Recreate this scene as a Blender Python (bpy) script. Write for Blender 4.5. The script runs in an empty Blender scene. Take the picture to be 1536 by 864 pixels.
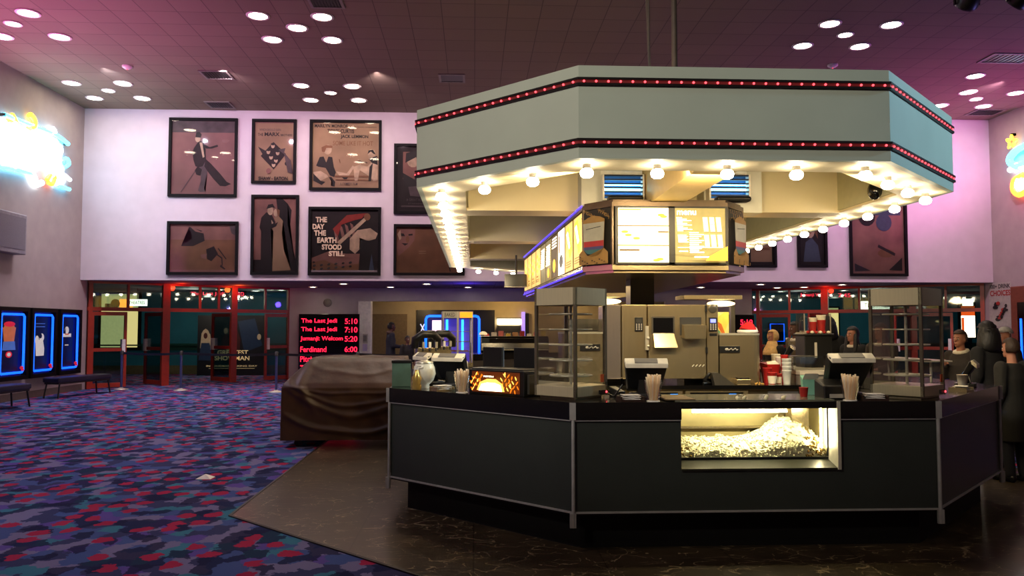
import bpy, bmesh, math, random
from math import sin, cos, tan, pi, radians, sqrt, atan2, hypot
from mathutils import Vector, Matrix
random.seed(7)
SC = bpy.context.scene
COL = SC.collection
R = random.random

# ------------------------------------------------------------------ camera
FPX = 1188.0; PITCH = radians(2.85); YAW = radians(2.737); EYE = 1.62
cd = bpy.data.cameras.new('camera'); cam = bpy.data.objects.new('camera', cd); COL.objects.link(cam)
cd.sensor_width = 36.0; cd.lens = FPX / 1536 * 36.0; cd.clip_end = 200; cd.clip_start = 0.05
cam.location = (0, 0, EYE); cam.rotation_euler = (pi / 2 + PITCH, 0, -YAW)
SC.camera = cam
_F = Vector((sin(YAW) * cos(PITCH), cos(YAW) * cos(PITCH), sin(PITCH)))
_R = Vector((cos(YAW), -sin(YAW), 0)); _U = _R.cross(_F)
# survey helpers: turn a sight line into a point on a known plane of the room
def ray(x, y): return _F + _R * ((x - 768) / FPX) - _U * ((y - 432) / FPX)
def atY(x, y, Y): d = ray(x, y); t = Y / d.y; return Vector((d.x * t, Y, EYE + d.z * t))
def atX(x, y, X): d = ray(x, y); t = X / d.x; return Vector((X, d.y * t, EYE + d.z * t))
def atZ(x, y, Z): d = ray(x, y); t = (Z - EYE) / d.z; return Vector((d.x * t, d.y * t, Z))
def atP(x, y, p, q):      # vertical plane through the ground points p, q
    n = Vector((q[1] - p[1], p[0] - q[0], 0)); d = ray(x, y)
    t = (n.x * p[0] + n.y * p[1]) / (n.x * d.x + n.y * d.y); return Vector((d.x * t, d.y * t, EYE + d.z * t))

# ------------------------------------------------------------------ materials
def lin(c):
    c = c / 255.0
    return c / 12.92 if c <= 0.04045 else ((c + 0.055) / 1.055) ** 2.4
def C(r, g, b): return (lin(r), lin(g), lin(b), 1.0)
MATS = {}
def nodes(name):
    m = bpy.data.materials.new(name); m.use_nodes = True; nt = m.node_tree
    b = nt.nodes['Principled BSDF']; return m, nt, b
def mat(name, col, rough=0.5, metal=0.0, emit=None, es=0.0, var=0.06, bump=0.0, scale=12.0, spec=0.5, sample=False, stretch=(1, 1, 1), coat=0.0):
    if name in MATS: return MATS[name]
    m, nt, b = nodes(name); N = nt.nodes; L = nt.links
    c = C(*col)
    b.inputs['Roughness'].default_value = rough; b.inputs['Metallic'].default_value = metal
    b.inputs['Specular IOR Level'].default_value = spec
    if coat: b.inputs['Coat Weight'].default_value = coat; b.inputs['Coat Roughness'].default_value = 0.08
    tc = N.new('ShaderNodeTexCoord'); mp = N.new('ShaderNodeMapping'); mp.inputs['Scale'].default_value = stretch
    no = N.new('ShaderNodeTexNoise'); no.inputs['Scale'].default_value = scale; no.inputs['Detail'].default_value = 4
    L.new(tc.outputs['Object'], mp.inputs[0]); L.new(mp.outputs[0], no.inputs['Vector'])
    rp = N.new('ShaderNodeValToRGB'); rp.color_ramp.elements[0].position = .3; rp.color_ramp.elements[1].position = .7
    k0, k1 = 1 - var * 2, 1 + var * 2
    rp.color_ramp.elements[0].color = (c[0] * k0, c[1] * k0, c[2] * k0, 1); rp.color_ramp.elements[1].color = (min(1, c[0] * k1), min(1, c[1] * k1), min(1, c[2] * k1), 1)
    L.new(no.outputs['Fac'], rp.inputs[0]); L.new(rp.outputs[0], b.inputs['Base Color'])
    if bump:
        bp = N.new('ShaderNodeBump'); bp.inputs['Strength'].default_value = bump; bp.inputs['Distance'].default_value = .02
        L.new(no.outputs['Fac'], bp.inputs['Height']); L.new(bp.outputs[0], b.inputs['Normal'])
    if emit:
        b.inputs['Emission Color'].default_value = C(*emit); b.inputs['Emission Strength'].default_value = es
        if not sample: m.cycles.emission_sampling = 'NONE'
    MATS[name] = m; return m
def steel(name, col, rough=.36, vert=True, metal=.62):
    return mat(name, col, rough, metal, var=.025, scale=5, stretch=(14, 14, .8) if vert else (.8, .8, 20))
def glassmat(name, tint=(235, 240, 240), refl=.10, alpha_t=1.0):
    m = bpy.data.materials.new(name); m.use_nodes = True; nt = m.node_tree; N = nt.nodes; L = nt.links
    N.remove(N['Principled BSDF']); out = N['Material Output']
    tr = N.new('ShaderNodeBsdfTransparent'); tr.inputs[0].default_value = C(*tint)
    gl = N.new('ShaderNodeBsdfGlossy'); gl.inputs['Roughness'].default_value = .03
    lw = N.new('ShaderNodeLayerWeight'); lw.inputs['Blend'].default_value = .25
    ma = N.new('ShaderNodeMath'); ma.operation = 'MULTIPLY_ADD'; ma.inputs[1].default_value = .6; ma.inputs[2].default_value = refl
    mx = N.new('ShaderNodeMixShader')
    L.new(lw.outputs['Fresnel'], ma.inputs[0]); L.new(ma.outputs[0], mx.inputs[0]); L.new(tr.outputs[0], mx.inputs[1]); L.new(gl.outputs[0], mx.inputs[2]); L.new(mx.outputs[0], out.inputs[0])
    MATS[name] = m; return m
def ramp(nt, stops, interp='CONSTANT'):
    rp = nt.nodes.new('ShaderNodeValToRGB'); cr = rp.color_ramp; cr.interpolation = interp
    while len(cr.elements) < len(stops): cr.elements.new(.5)
    for e, (p, c) in zip(cr.elements, stops): e.position = p; e.color = c
    return rp
def carpet_material():
    m, nt, b = nodes('carpet'); N = nt.nodes; L = nt.links
    tc = N.new('ShaderNodeTexCoord')
    n1 = N.new('ShaderNodeTexNoise'); n1.inputs['Scale'].default_value = 9; n1.inputs['Detail'].default_value = 5; n1.inputs['Roughness'].default_value = .65
    L.new(tc.outputs['Object'], n1.inputs['Vector'])
    sb = N.new('ShaderNodeVectorMath'); sb.operation = 'MULTIPLY_ADD'; sb.inputs[1].default_value = (.2, .16, 0); L.new(n1.outputs['Color'], sb.inputs[0]); L.new(tc.outputs['Object'], sb.inputs[2])
    def layer(sx, sy, off, stops, rnd=.75):
        mp = N.new('ShaderNodeMapping'); mp.inputs['Scale'].default_value = (sx, sy, 1); mp.inputs['Location'].default_value = (off, off * .7, 0)
        L.new(sb.outputs[0], mp.inputs[0])
        v = N.new('ShaderNodeTexVoronoi'); v.inputs['Scale'].default_value = 1; v.inputs['Randomness'].default_value = rnd; v.voronoi_dimensions = '2D'
        L.new(mp.outputs[0], v.inputs['Vector'])
        sp = N.new('ShaderNodeSeparateColor'); L.new(v.outputs['Color'], sp.inputs[0])
        rp = ramp(nt, stops); L.new(sp.outputs[0], rp.inputs[0]); return rp, v
    a, va = layer(6.6, 5.6, 0, [(0, C(62, 66, 108)), (.2, C(74, 92, 150)), (.46, C(124, 118, 160)), (.74, C(66, 124, 152)), (.86, C(98, 80, 160))])
    d, vd = layer(7.4, 5.4, 3.3, [(0, (0, 0, 0, 1)), (.68, (.85, .85, .85, 1))], .9)
    r, vr = layer(5.2, 4.2, 7.7, [(0, (0, 0, 0, 1)), (.68, (1, 1, 1, 1))], .55)
    ds = N.new('ShaderNodeMath'); ds.operation = 'LESS_THAN'; ds.inputs[1].default_value = .36; L.new(vr.outputs['Distance'], ds.inputs[0])
    rm = N.new('ShaderNodeMath'); rm.operation = 'MULTIPLY'; L.new(r.outputs[0], rm.inputs[0]); L.new(ds.outputs[0], rm.inputs[1])
    m1 = N.new('ShaderNodeMixRGB'); m1.inputs[2].default_value = C(34, 36, 72); L.new(d.outputs[0], m1.inputs[0]); L.new(a.outputs[0], m1.inputs[1])
    m2 = N.new('ShaderNodeMixRGB'); m2.inputs[2].default_value = C(172, 46, 84); L.new(rm.outputs[0], m2.inputs[0]); L.new(m1.outputs[0], m2.inputs[1])
    n2 = N.new('ShaderNodeTexNoise'); n2.inputs['Scale'].default_value = 260; L.new(tc.outputs['Object'], n2.inputs['Vector'])
    m3 = N.new('ShaderNodeMixRGB'); m3.blend_type = 'MULTIPLY'; m3.inputs[0].default_value = .35; L.new(m2.outputs[0], m3.inputs[1]); L.new(n2.outputs['Color'], m3.inputs[2])
    L.new(m3.outputs[0], b.inputs['Base Color']); b.inputs['Roughness'].default_value = 1; b.inputs['Specular IOR Level'].default_value = .05
    bp = N.new('ShaderNodeBump'); bp.inputs['Strength'].default_value = .5; bp.inputs['Distance'].default_value = .01
    L.new(n2.outputs['Fac'], bp.inputs['Height']); L.new(bp.outputs[0], b.inputs['Normal']); return m
def tile_material():
    m, nt, b = nodes('dark_tile'); N = nt.nodes; L = nt.links
    tc = N.new('ShaderNodeTexCoord')
    no = N.new('ShaderNodeTexNoise'); no.inputs['Scale'].default_value = 2.2; no.inputs['Detail'].default_value = 6; L.new(tc.outputs['Object'], no.inputs['Vector'])
    base = ramp(nt, [(.3, C(52, 43, 32)), (.7, C(76, 64, 47))], 'LINEAR'); L.new(no.outputs['Fac'], base.inputs[0])
    last = base.outputs[0]
    for k, (sc, rot) in enumerate([(2.4, .4), (3.7, 1.9)]):
        mp = N.new('ShaderNodeMapping'); mp.inputs['Scale'].default_value = (sc, sc * 1.6, 1); mp.inputs['Rotation'].default_value = (0, 0, rot); L.new(tc.outputs['Object'], mp.inputs[0])
        nn = N.new('ShaderNodeTexNoise'); nn.inputs['Scale'].default_value = 1.3; nn.inputs['Detail'].default_value = 4; L.new(mp.outputs[0], nn.inputs['Vector'])
        va = N.new('ShaderNodeVectorMath'); va.operation = 'MULTIPLY_ADD'; va.inputs[1].default_value = (.9, .9, 0); L.new(nn.outputs['Color'], va.inputs[0]); L.new(mp.outputs[0], va.inputs[2])
        v = N.new('ShaderNodeTexVoronoi'); v.feature = 'DISTANCE_TO_EDGE'; v.inputs['Scale'].default_value = 1.5; L.new(va.outputs[0], v.inputs['Vector'])
        lt = N.new('ShaderNodeMath'); lt.operation = 'LESS_THAN'; lt.inputs[1].default_value = .011; L.new(v.outputs['Distance'], lt.inputs[0])
        gate = N.new('ShaderNodeTexNoise'); gate.inputs['Scale'].default_value = 4.0 + k; L.new(tc.outputs['Object'], gate.inputs['Vector'])
        gt = N.new('ShaderNodeMath'); gt.operation = 'GREATER_THAN'; gt.inputs[1].default_value = .52; L.new(gate.outputs['Fac'], gt.inputs[0])
        mu = N.new('ShaderNodeMath'); mu.operation = 'MULTIPLY'; L.new(lt.outputs[0], mu.inputs[0]); L.new(gt.outputs[0], mu.inputs[1])
        mu2 = N.new('ShaderNodeMath'); mu2.operation = 'MULTIPLY'; mu2.inputs[1].default_value = .6; L.new(mu.outputs[0], mu2.inputs[0])
        mx = N.new('ShaderNodeMixRGB'); mx.inputs[2].default_value = C(190, 168, 130); L.new(mu2.outputs[0], mx.inputs[0]); L.new(last, mx.inputs[1]); last = mx.outputs[0]
    br = N.new('ShaderNodeTexBrick'); br.inputs['Scale'].default_value = 1; br.offset = 0; br.inputs['Brick Width'].default_value = .9; br.inputs['Row Height'].default_value = .9; br.inputs['Mortar Size'].default_value = .004
    br.inputs['Color1'].default_value = (1, 1, 1, 1); br.inputs['Color2'].default_value = (.86, .86, .86, 1); br.inputs['Mortar'].default_value = (.35, .35, .35, 1)
    L.new(tc.outputs['Object'], br.inputs['Vector'])
    mx = N.new('ShaderNodeMixRGB'); mx.blend_type = 'MULTIPLY'; mx.inputs[0].default_value = 1; L.new(last, mx.inputs[1]); L.new(br.outputs['Color'], mx.inputs[2])
    L.new(mx.outputs[0], b.inputs['Base Color']); b.inputs['Roughness'].default_value = .3
    bp = N.new('ShaderNodeBump'); bp.inputs['Strength'].default_value = .08; L.new(no.outputs['Fac'], bp.inputs['Height']); L.new(bp.outputs[0], b.inputs['Normal']); return m
def ceiling_material(name, col):
    m, nt, b = nodes(name); N = nt.nodes; L = nt.links; c = C(*col)
    tc = N.new('ShaderNodeTexCoord')
    br = N.new('ShaderNodeTexBrick'); br.offset = 0; br.inputs['Scale'].default_value = 1; br.inputs['Brick Width'].default_value = .6; br.inputs['Row Height'].default_value = .6; br.inputs['Mortar Size'].default_value = .008
    br.inputs['Color1'].default_value = c; br.inputs['Color2'].default_value = (c[0] * .9, c[1] * .9, c[2] * .9, 1); br.inputs['Mortar'].default_value = (c[0] * .45, c[1] * .45, c[2] * .45, 1)
    L.new(tc.outputs['Object'], br.inputs['Vector']); L.new(br.outputs['Color'], b.inputs['Base Color'])
    no = N.new('ShaderNodeTexNoise'); no.inputs['Scale'].default_value = 120; L.new(tc.outputs['Object'], no.inputs['Vector'])
    bp = N.new('ShaderNodeBump'); bp.inputs['Strength'].default_value = .15; L.new(no.outputs['Fac'], bp.inputs['Height']); L.new(bp.outputs[0], b.inputs['Normal'])
    b.inputs['Roughness'].default_value = .9; return m
def popcorn_material():
    m = mat('popcorn', (255, 240, 196), .8, var=.06, scale=40, bump=.3); return m

M_carpet = carpet_material(); M_tile = tile_material(); M_ceil = ceiling_material('ceiling_tiles', (126, 112, 94)); M_soff = ceiling_material('soffit_tiles', (120, 112, 122))
M_wall = mat('lavender_wall_paint', (205, 192, 200), .85, scale=3, var=.02)
M_wside = mat('taupe_wall_paint', (172, 158, 154), .85, scale=3, var=.03)
M_wgrey = mat('grey_wall_paint', (178, 168, 172), .85, scale=3, var=.03)
M_cream = mat('cream_wall_paint', (214, 198, 160), .85, scale=3, var=.03)
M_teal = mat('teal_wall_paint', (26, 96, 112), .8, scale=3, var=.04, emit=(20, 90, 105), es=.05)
M_black = mat('black_plastic', (14, 14, 15), .4)
M_blackg = mat('black_gloss', (10, 10, 11), .14, var=.02, coat=.3)
M_dark = mat('dark_grey_plastic', (40, 39, 38), .45)
M_grey = mat('grey_plastic', (120, 116, 108), .5)
M_lgrey = mat('light_grey_plastic', (176, 170, 158), .5)
M_white = mat('white_plastic', (232, 228, 220), .45)
M_cup = mat('white_paper_cup', (235, 228, 210), .6)
M_redp = mat('red_paper', (160, 26, 24), .5)
M_redm = mat('red_painted_metal', (150, 36, 18), .38)
M_alu = steel('brushed_aluminium', (196, 190, 172), .3, metal=.55)
M_steel = steel('brushed_steel', (190, 174, 138), .27, metal=.88)
M_steel2 = steel('dark_steel', (96, 92, 84), .3)
M_mint = mat('mint_laminate', (172, 181, 166), .55, var=.02, scale=2)
M_mint2 = mat('cream_soffit_paint', (228, 214, 176), .6, var=.02, scale=2)
M_lam = mat('dark_grey_laminate', (54, 60, 55), .4, var=.03, scale=4)
M_glass = glassmat('clear_glass', (248, 249, 247), .05); M_glassd = glassmat('door_glass', (205, 222, 224), .05); M_glassp = glassmat('picture_glass', (240, 238, 238), .035)
M_bulb = mat('lit_bulb_glass', (255, 244, 220), .4, emit=(255, 238, 208), es=54, sample=True)
M_down = mat('lit_downlight_lens', (255, 244, 220), .4, emit=(255, 240, 208), es=40)
M_led = mat('red_led_lamp', (255, 80, 80), .4, emit=(255, 70, 80), es=3.6)
M_ledtext = mat('red_led_lettering', (255, 30, 60), .4, emit=(255, 28, 62), es=3.0)
M_ledhalo = mat('led_channel_glow', (90, 30, 30), .4, emit=(150, 36, 40), es=.22)
M_blue = mat('blue_neon_tube', (40, 120, 255), .4, emit=(16, 92, 255), es=3.2, sample=True)
M_bluebox = mat('blue_lit_backing', (8, 10, 60), .5, emit=(8, 14, 150), es=.35)
M_cyan = mat('cyan_neon_tube', (60, 220, 255), .4, emit=(70, 205, 255), es=9, sample=True)
M_wneon = mat('white_neon_tube', (255, 255, 255), .4, emit=(225, 245, 255), es=11, sample=True)
M_yneon = mat('yellow_neon_tube', (255, 220, 60), .4, emit=(255, 200, 50), es=5)
M_oneon = mat('orange_neon_tube', (255, 140, 40), .4, emit=(255, 120, 40), es=6)
M_pneon = mat('pink_neon_tube', (255, 80, 140), .4, emit=(255, 70, 130), es=5)
M_menu = mat('lit_menu_cream', (255, 240, 190), .5, emit=(255, 232, 170), es=2.6, sample=True)
M_menu2 = mat('lit_menu_olive', (150, 140, 90), .5, emit=(168, 154, 96), es=.42)
M_menuw = mat('lit_menu_white', (255, 250, 225), .5, emit=(255, 244, 215), es=4)
M_menuy = mat('lit_menu_yellow', (240, 190, 50), .5, emit=(240, 180, 50), es=2.0)
M_menub = mat('lit_menu_brown', (90, 66, 30), .5, emit=(110, 80, 40), es=.4)
M_pop = popcorn_material()
M_ink = mat('black_ink', (16, 13, 13), .6)
M_paperp = mat('aged_pink_paper', (140, 100, 96), .7, var=.12, scale=1.2)
M_papert = mat('aged_tan_paper', (168, 138, 108), .7, var=.12, scale=1.2)
M_paperb = mat('brown_print', (134, 94, 66), .7, var=.16, scale=1.6)
M_paperd = mat('dark_print', (32, 25, 26), .7, var=.2, scale=5)
M_inkg = mat('grey_ink', (88, 76, 78), .7, var=.15, scale=4)
M_inkw = mat('pale_print', (206, 180, 150), .7, var=.14, scale=5)
M_skin1 = mat('light_skin', (176, 120, 96), .6, var=.03); M_skin2 = mat('brown_skin', (92, 58, 42), .6, var=.03)
M_hair = mat('black_hair', (14, 11, 10), .55, scale=60, stretch=(1, 1, .2), bump=.3); M_hairb = mat('brown_hair', (52, 34, 22), .6, scale=60, bump=.3)

# ------------------------------------------------------------------ mesh builder
_txt = {}
def text_mesh(s, bold=0.0):
    k = (s, bold)
    if k in _txt: return _txt[k]
    cu = bpy.data.curves.new('t', 'FONT'); cu.body = s; cu.size = 1; cu.offset = bold; cu.align_x = 'LEFT'; cu.resolution_u = 3
    o = bpy.data.objects.new('t', cu); COL.objects.link(o); dg = bpy.context.evaluated_depsgraph_get(); dg.update()
    me = o.evaluated_get(dg).to_mesh(); V = [v.co.copy() for v in me.vertices]; F = [tuple(p.vertices) for p in me.polygons]
    o.evaluated_get(dg).to_mesh_clear(); COL.objects.unlink(o); bpy.data.objects.remove(o); bpy.data.curves.remove(cu)
    x0 = min(v.x for v in V); x1 = max(v.x for v in V); y0 = min(v.y for v in V); y1 = max(v.y for v in V)
    _txt[k] = ([((v.x - x0) / (x1 - x0), (v.y - y0) / (y1 - y0)) for v in V], F, (x1 - x0) / (y1 - y0)); return _txt[k]
class MB:
    def __init__(s): s.v = []; s.f = []; s.m = []; s.sm = []
    def add(s, vs, fs, mi=0, sm=False):
        o = len(s.v); s.v += [tuple(v) for v in vs]
        for f in fs: s.f.append(tuple(i + o for i in f)); s.m.append(mi); s.sm.append(sm)
        return s
    def quad(s, a, b, c, d, mi=0): return s.add([a, b, c, d], [(0, 1, 2, 3)], mi)
    def hexa(s, p, mi=0):   # p: 4 bottom, 4 top
        return s.add(p, [(3, 2, 1, 0), (4, 5, 6, 7), (0, 1, 5, 4), (1, 2, 6, 5), (2, 3, 7, 6), (3, 0, 4, 7)], mi)
    def box(s, x0, x1, y0, y1, z0, z1, mi=0):
        return s.hexa([(x0, y0, z0), (x1, y0, z0), (x1, y1, z0), (x0, y1, z0), (x0, y0, z1), (x1, y0, z1), (x1, y1, z1), (x0, y1, z1)], mi)
    def cbox(s, c, sx, sy, sz, mi=0): return s.box(c[0] - sx / 2, c[0] + sx / 2, c[1] - sy / 2, c[1] + sy / 2, c[2] - sz / 2, c[2] + sz / 2, mi)
    def mbox(s, M, x0, x1, y0, y1, z0, z1, mi=0):
        P = [(x0, y0, z0), (x1, y0, z0), (x1, y1, z0), (x0, y1, z0), (x0, y0, z1), (x1, y0, z1), (x1, y1, z1), (x0, y1, z1)]
        return s.hexa([M @ Vector(p) for p in P], mi)
    def prism(s, pts, z0, z1, mi=0):
        n = len(pts); V = [(p[0], p[1], z0) for p in pts] + [(p[0], p[1], z1) for p in pts]
        F = [tuple(range(n - 1, -1, -1)), tuple(range(n, 2 * n))] + [(i, (i + 1) % n, n + (i + 1) % n, n + i) for i in range(n)]
        return s.add(V, F, mi)
    def extr(s, pts, d, mi=0):   # 3d polygon pushed along d
        n = len(pts); d = Vector(d); P = [Vector(p) for p in pts]
        F = [tuple(range(n - 1, -1, -1)), tuple(range(n, 2 * n))] + [(i, (i + 1) % n, n + (i + 1) % n, n + i) for i in range(n)]
        return s.add(P + [p + d for p in P], F, mi)
    def ring(s, o, i, z0, z1, mi=0):
        n = len(o); V = [(p[0], p[1], z) for z in (z0, z1) for P in (o, i) for p in P]; F = []
        for k in range(n):
            l = (k + 1) % n
            F += [(k, l, 2 * n + l, 2 * n + k), (n + l, n + k, 3 * n + k, 3 * n + l), (2 * n + k, 2 * n + l, 3 * n + l, 3 * n + k), (l, k, n + k, n + l)]
        return s.add(V, F, mi)
    def tube(s, path, r, seg=6, mi=0, closed=False, caps=True):
        P = [Vector(p) for p in path]; n = len(P); V = []; F = []; up = None
        for i, p in enumerate(P):
            a = P[i - 1] if (i > 0 or closed) else p; b = P[(i + 1) % n] if (i < n - 1 or closed) else p
            d = (b - a); d = d.normalized() if d.length > 1e-9 else Vector((0, 0, 1))
            if up is None: up = Vector((0, 0, 1)) if abs(d.z) < .9 else Vector((1, 0, 0))
            x = d.cross(up); x = x.normalized() if x.length > 1e-6 else d.orthogonal().normalized(); y = x.cross(d).normalized(); up = y
            rr = r[i] if isinstance(r, (list, tuple)) else r
            V += [p + (x * cos(2 * pi * k / seg) + y * sin(2 * pi * k / seg)) * rr for k in range(seg)]
        for i in range(n if closed else n - 1):
            for k in range(seg):
                a = i * seg + k; b = i * seg + (k + 1) % seg; c = ((i + 1) % n) * seg + (k + 1) % seg; e = ((i + 1) % n) * seg + k
                F.append((b, a, e, c))
        s.add(V, F, mi, True)
        if caps and not closed:
            s.add([V[k] for k in range(seg)], [tuple(range(seg))], mi); s.add([V[(n - 1) * seg + k] for k in range(seg)], [tuple(range(seg - 1, -1, -1))], mi)
        return s
    def lathe(s, prof, c=(0, 0, 0), seg=14, mi=0, sm=True, M=None, caps=True):
        V = []; F = []; n = len(prof)
        for r, z in prof:
            for k in range(seg):
                p = Vector((r * cos(2 * pi * k / seg), r * sin(2 * pi * k / seg), z))
                if M is not None: p = M @ p
                V.append(p + Vector(c))
        for i in range(n - 1):
            for k in range(seg):
                F.append((i * seg + k, i * seg + (k + 1) % seg, (i + 1) * seg + (k + 1) % seg, (i + 1) * seg + k))
        s.add(V, F, mi, sm)
        if caps and prof[0][0] > 1e-4: s.add(V[:seg], [tuple(range(seg - 1, -1, -1))], mi)
        if caps and prof[-1][0] > 1e-4: s.add(V[-seg:], [tuple(range(seg))], mi)
        return s
    def ball(s, c, r, seg=12, rings=8, mi=0, M=None):
        rx, ry, rz = r if isinstance(r, (tuple, list)) else (r, r, r); V = []; F = []
        for i in range(rings + 1):
            t = pi * i / rings
            for k in range(seg):
                p = Vector((rx * sin(t) * cos(2 * pi * k / seg), ry * sin(t) * sin(2 * pi * k / seg), -rz * cos(t)))
                if M is not None: p = M @ p
                V.append(p + Vector(c))
        for i in range(rings):
            for k in range(seg): F.append((i * seg + k, i * seg + (k + 1) % seg, (i + 1) * seg + (k + 1) % seg, (i + 1) * seg + k))
        return s.add(V, F, mi, True)
    def loft(s, secs, mi=0, caps=True, closed=True, sm=True):
        n = len(secs[0]); V = [p for q in secs for p in q]; F = []
        for i in range(len(secs) - 1):
            for k in range(n if closed else n - 1):
                F.append((i * n + k, i * n + (k + 1) % n, (i + 1) * n + (k + 1) % n, (i + 1) * n + k))
        s.add(V, F, mi, sm)
        if caps: s.add(secs[0], [tuple(range(n - 1, -1, -1))], mi); s.add(secs[-1], [tuple(range(n))], mi)
        return s
    def text(s, t, o, ux, uy, w, h, mi=0, bold=0.0, keep=False):   # o lower left, fits w x h
        V, F, ar = text_mesh(t, bold); o = Vector(o); ux = Vector(ux).normalized(); uy = Vector(uy).normalized()
        if keep: w = min(w, h * ar)
        return s.add([o + ux * (x * w) + uy * (y * h) for x, y in V], F, mi)
    def build(s, name, mats, parent=None, world=False, bevel=0.0, noshadow=False):
        if not isinstance(mats, (list, tuple)): mats = [mats]
        vs = s.v
        if world and parent is not None:
            Mi = parent_matrix(parent).inverted(); vs = [tuple(Mi @ Vector(v)) for v in vs]
        me = bpy.data.meshes.new(name); me.from_pydata(vs, [], s.f)
        for m in mats: me.materials.append(m)
        me.polygons.foreach_set('material_index', s.m); me.polygons.foreach_set('use_smooth', s.sm); me.update()
        o = bpy.data.objects.new(name, me); COL.objects.link(o)
        if parent is not None: o.parent = parent
        if bevel:
            b = o.modifiers.new('bevel', 'BEVEL'); b.width = bevel; b.segments = 2; b.limit_method = 'ANGLE'
        return o
def parent_matrix(o):
    M = Matrix.Translation(o.location) @ o.rotation_euler.to_matrix().to_4x4()
    return parent_matrix(o.parent) @ M if o.parent else M
def tag(o, label, cat, group=None, kind=None):
    o['label'] = label; o['category'] = cat
    if group: o['group'] = group
    if kind: o['kind'] = kind
    return o
def thing(name, label, cat, loc=(0, 0, 0), rz=0.0, group=None, kind=None):
    o = bpy.data.objects.new(name, None); o.empty_display_size = .1; COL.objects.link(o)
    o.location = loc; o.rotation_euler = (0, 0, rz); return tag(o, label, cat, group, kind)
def struct(name, mb, mats, parent=None, **k):
    o = mb.build(name, mats, parent, **k)
    if parent is None: o['kind'] = 'structure'
    return o
def dup(root, loc, rz=None, label=None, group=None):
    kids = list(root.children); r = root.copy(); COL.objects.link(r); r.location = loc
    if rz is not None: r.rotation_euler = (0, 0, rz)
    if label: r['label'] = label
    if group: r['group'] = group
    for ch in kids:
        c = ch.copy(); COL.objects.link(c); c.parent = r
        for g in list(ch.children):
            d = g.copy(); COL.objects.link(d); d.parent = c
    return r
def octa(x0, x1, y0, y1, c): return [(x0 + c, y0), (x1 - c, y0), (x1, y0 + c), (x1, y1 - c), (x1 - c, y1), (x0 + c, y1), (x0, y1 - c), (x0, y0 + c)]
def octi(a, d): x0, x1, y0, y1, c = a; return octa(x0 + d, x1 - d, y0 + d, y1 - d, c - d * (2 - sqrt(2)))

# ================================================================== ROOM SHELL
XL, XR, YF, YB, ZC, ZS = -10.2, 14.2, 21.0, 25.0, 7.35, 2.85
OUT = (-.76, 4.88, 5.70, 17.6, 1.47)          # counter outline
CAN = (-.57, 4.88, 6.37, 19.6, 1.42)          # canopy outline
struct('floor', MB().box(-16, 21, -3, 30, -.1, 0), M_carpet)
to = octa(-2.08, 6.2, 4.35, 19.4, 2.66)
struct('floor', MB().prism(to, 0.0, .006), M_tile)
te = MB(); te.ring(octi((-2.08, 6.2, 4.35, 19.4, 2.66), -.025), to, 0, .01); struct('trim_1', te, mat('carpet_edging', (30, 24, 22), .5))
struct('wall_left', MB().box(XL - .2, XL, -3, 21.4, 0, ZC), M_wside)
struct('wall_right', MB().box(XR, XR + .2, -3, 21.4, 0, ZC), M_wside)
struct('wall_front', MB().box(XL - .2, XR + .2, -3.2, -3, 0, ZC), M_wside)
struct('wall_back', MB().box(XL, XR, YF, YF + .2, ZS, ZC), M_wall)
struct('ceiling', MB().box(XL - .2, XR + .2, -3.2, YF + .2, ZC, ZC + .1), M_ceil)
struct('ceiling', MB().box(-16, 21, YF + .2, 30, ZS, ZS + .1), M_soff)
struct('baseboard_left', MB().box(XL, XL + .02, -3, 21.2, 0, .16), mat('taupe_baseboard', (96, 82, 74), .6))
struct('baseboard_right', MB().box(XR - .02, XR, -3, 21.2, 0, .16), MATS['taupe_baseboard'])
# lower back walls under the soffit
struct('wall_back', MB().box(-5.75, -3.62, 25.0, 25.2, 0, ZS), M_wgrey)
struct('wall_back', MB().box(6.1, 8.9, 25.0, 25.2, 0, ZS), M_wgrey)
struct('trim_2', MB().box(-3.62, -3.22, 24.94, 25.3, 0, 2.44), M_white)
struct('trim_3', MB().box(-3.62, 6.1, 25.0, 25.2, 2.44, ZS), M_wgrey)
struct('wall_back', MB().box(-5.75, 8.9, 29.0, 29.2, 0, ZS), M_cream)
struct('wall_corridor_left', MB().box(-5.75, -5.6, 25.2, 29, 0, ZS), M_teal)
struct('wall_corridor_right', MB().box(8.75, 8.9, 25.2, 29, 0, ZS), M_teal)
struct('wall_corridor_left', MB().box(-16, -5.75, 28.2, 28.4, 0, ZS), M_teal)
struct('wall_corridor_right', MB().box(8.9, 21, 28.2, 28.4, 0, ZS), M_teal)
struct('baseboard_corridor_left', MB().box(-16, -5.75, 28.15, 28.2, 0, .3), mat('beige_skirting', (96, 92, 66), .7))
struct('baseboard_corridor_right', MB().box(8.9, 21, 28.15, 28.2, 0, .3), MATS['beige_skirting'])
struct('trim_4', MB().box(-16, -5.75, 28.1, 28.2, .82, 1.06).box(-16, -5.75, 28.02, 28.1, .98, 1.03), mat('dark_green_rail', (12, 62, 54), .4))
struct('trim_5', MB().box(8.9, 21, 28.1, 28.2, .82, 1.06), MATS['dark_green_rail'])
struct('wall_corridor_left', MB().box(-16.2, -16, 20, 30, 0, ZS), M_teal)
struct('wall_corridor_right', MB().box(21, 21.2, 20, 30, 0, ZS), M_teal)
struct('wall_corridor_left', MB().box(-16, XL - .2, 21.2, 21.4, 0, ZS), M_teal)
struct('wall_corridor_right', MB().box(XR + .2, 21, 21.2, 21.4, 0, ZS), M_teal)

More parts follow.
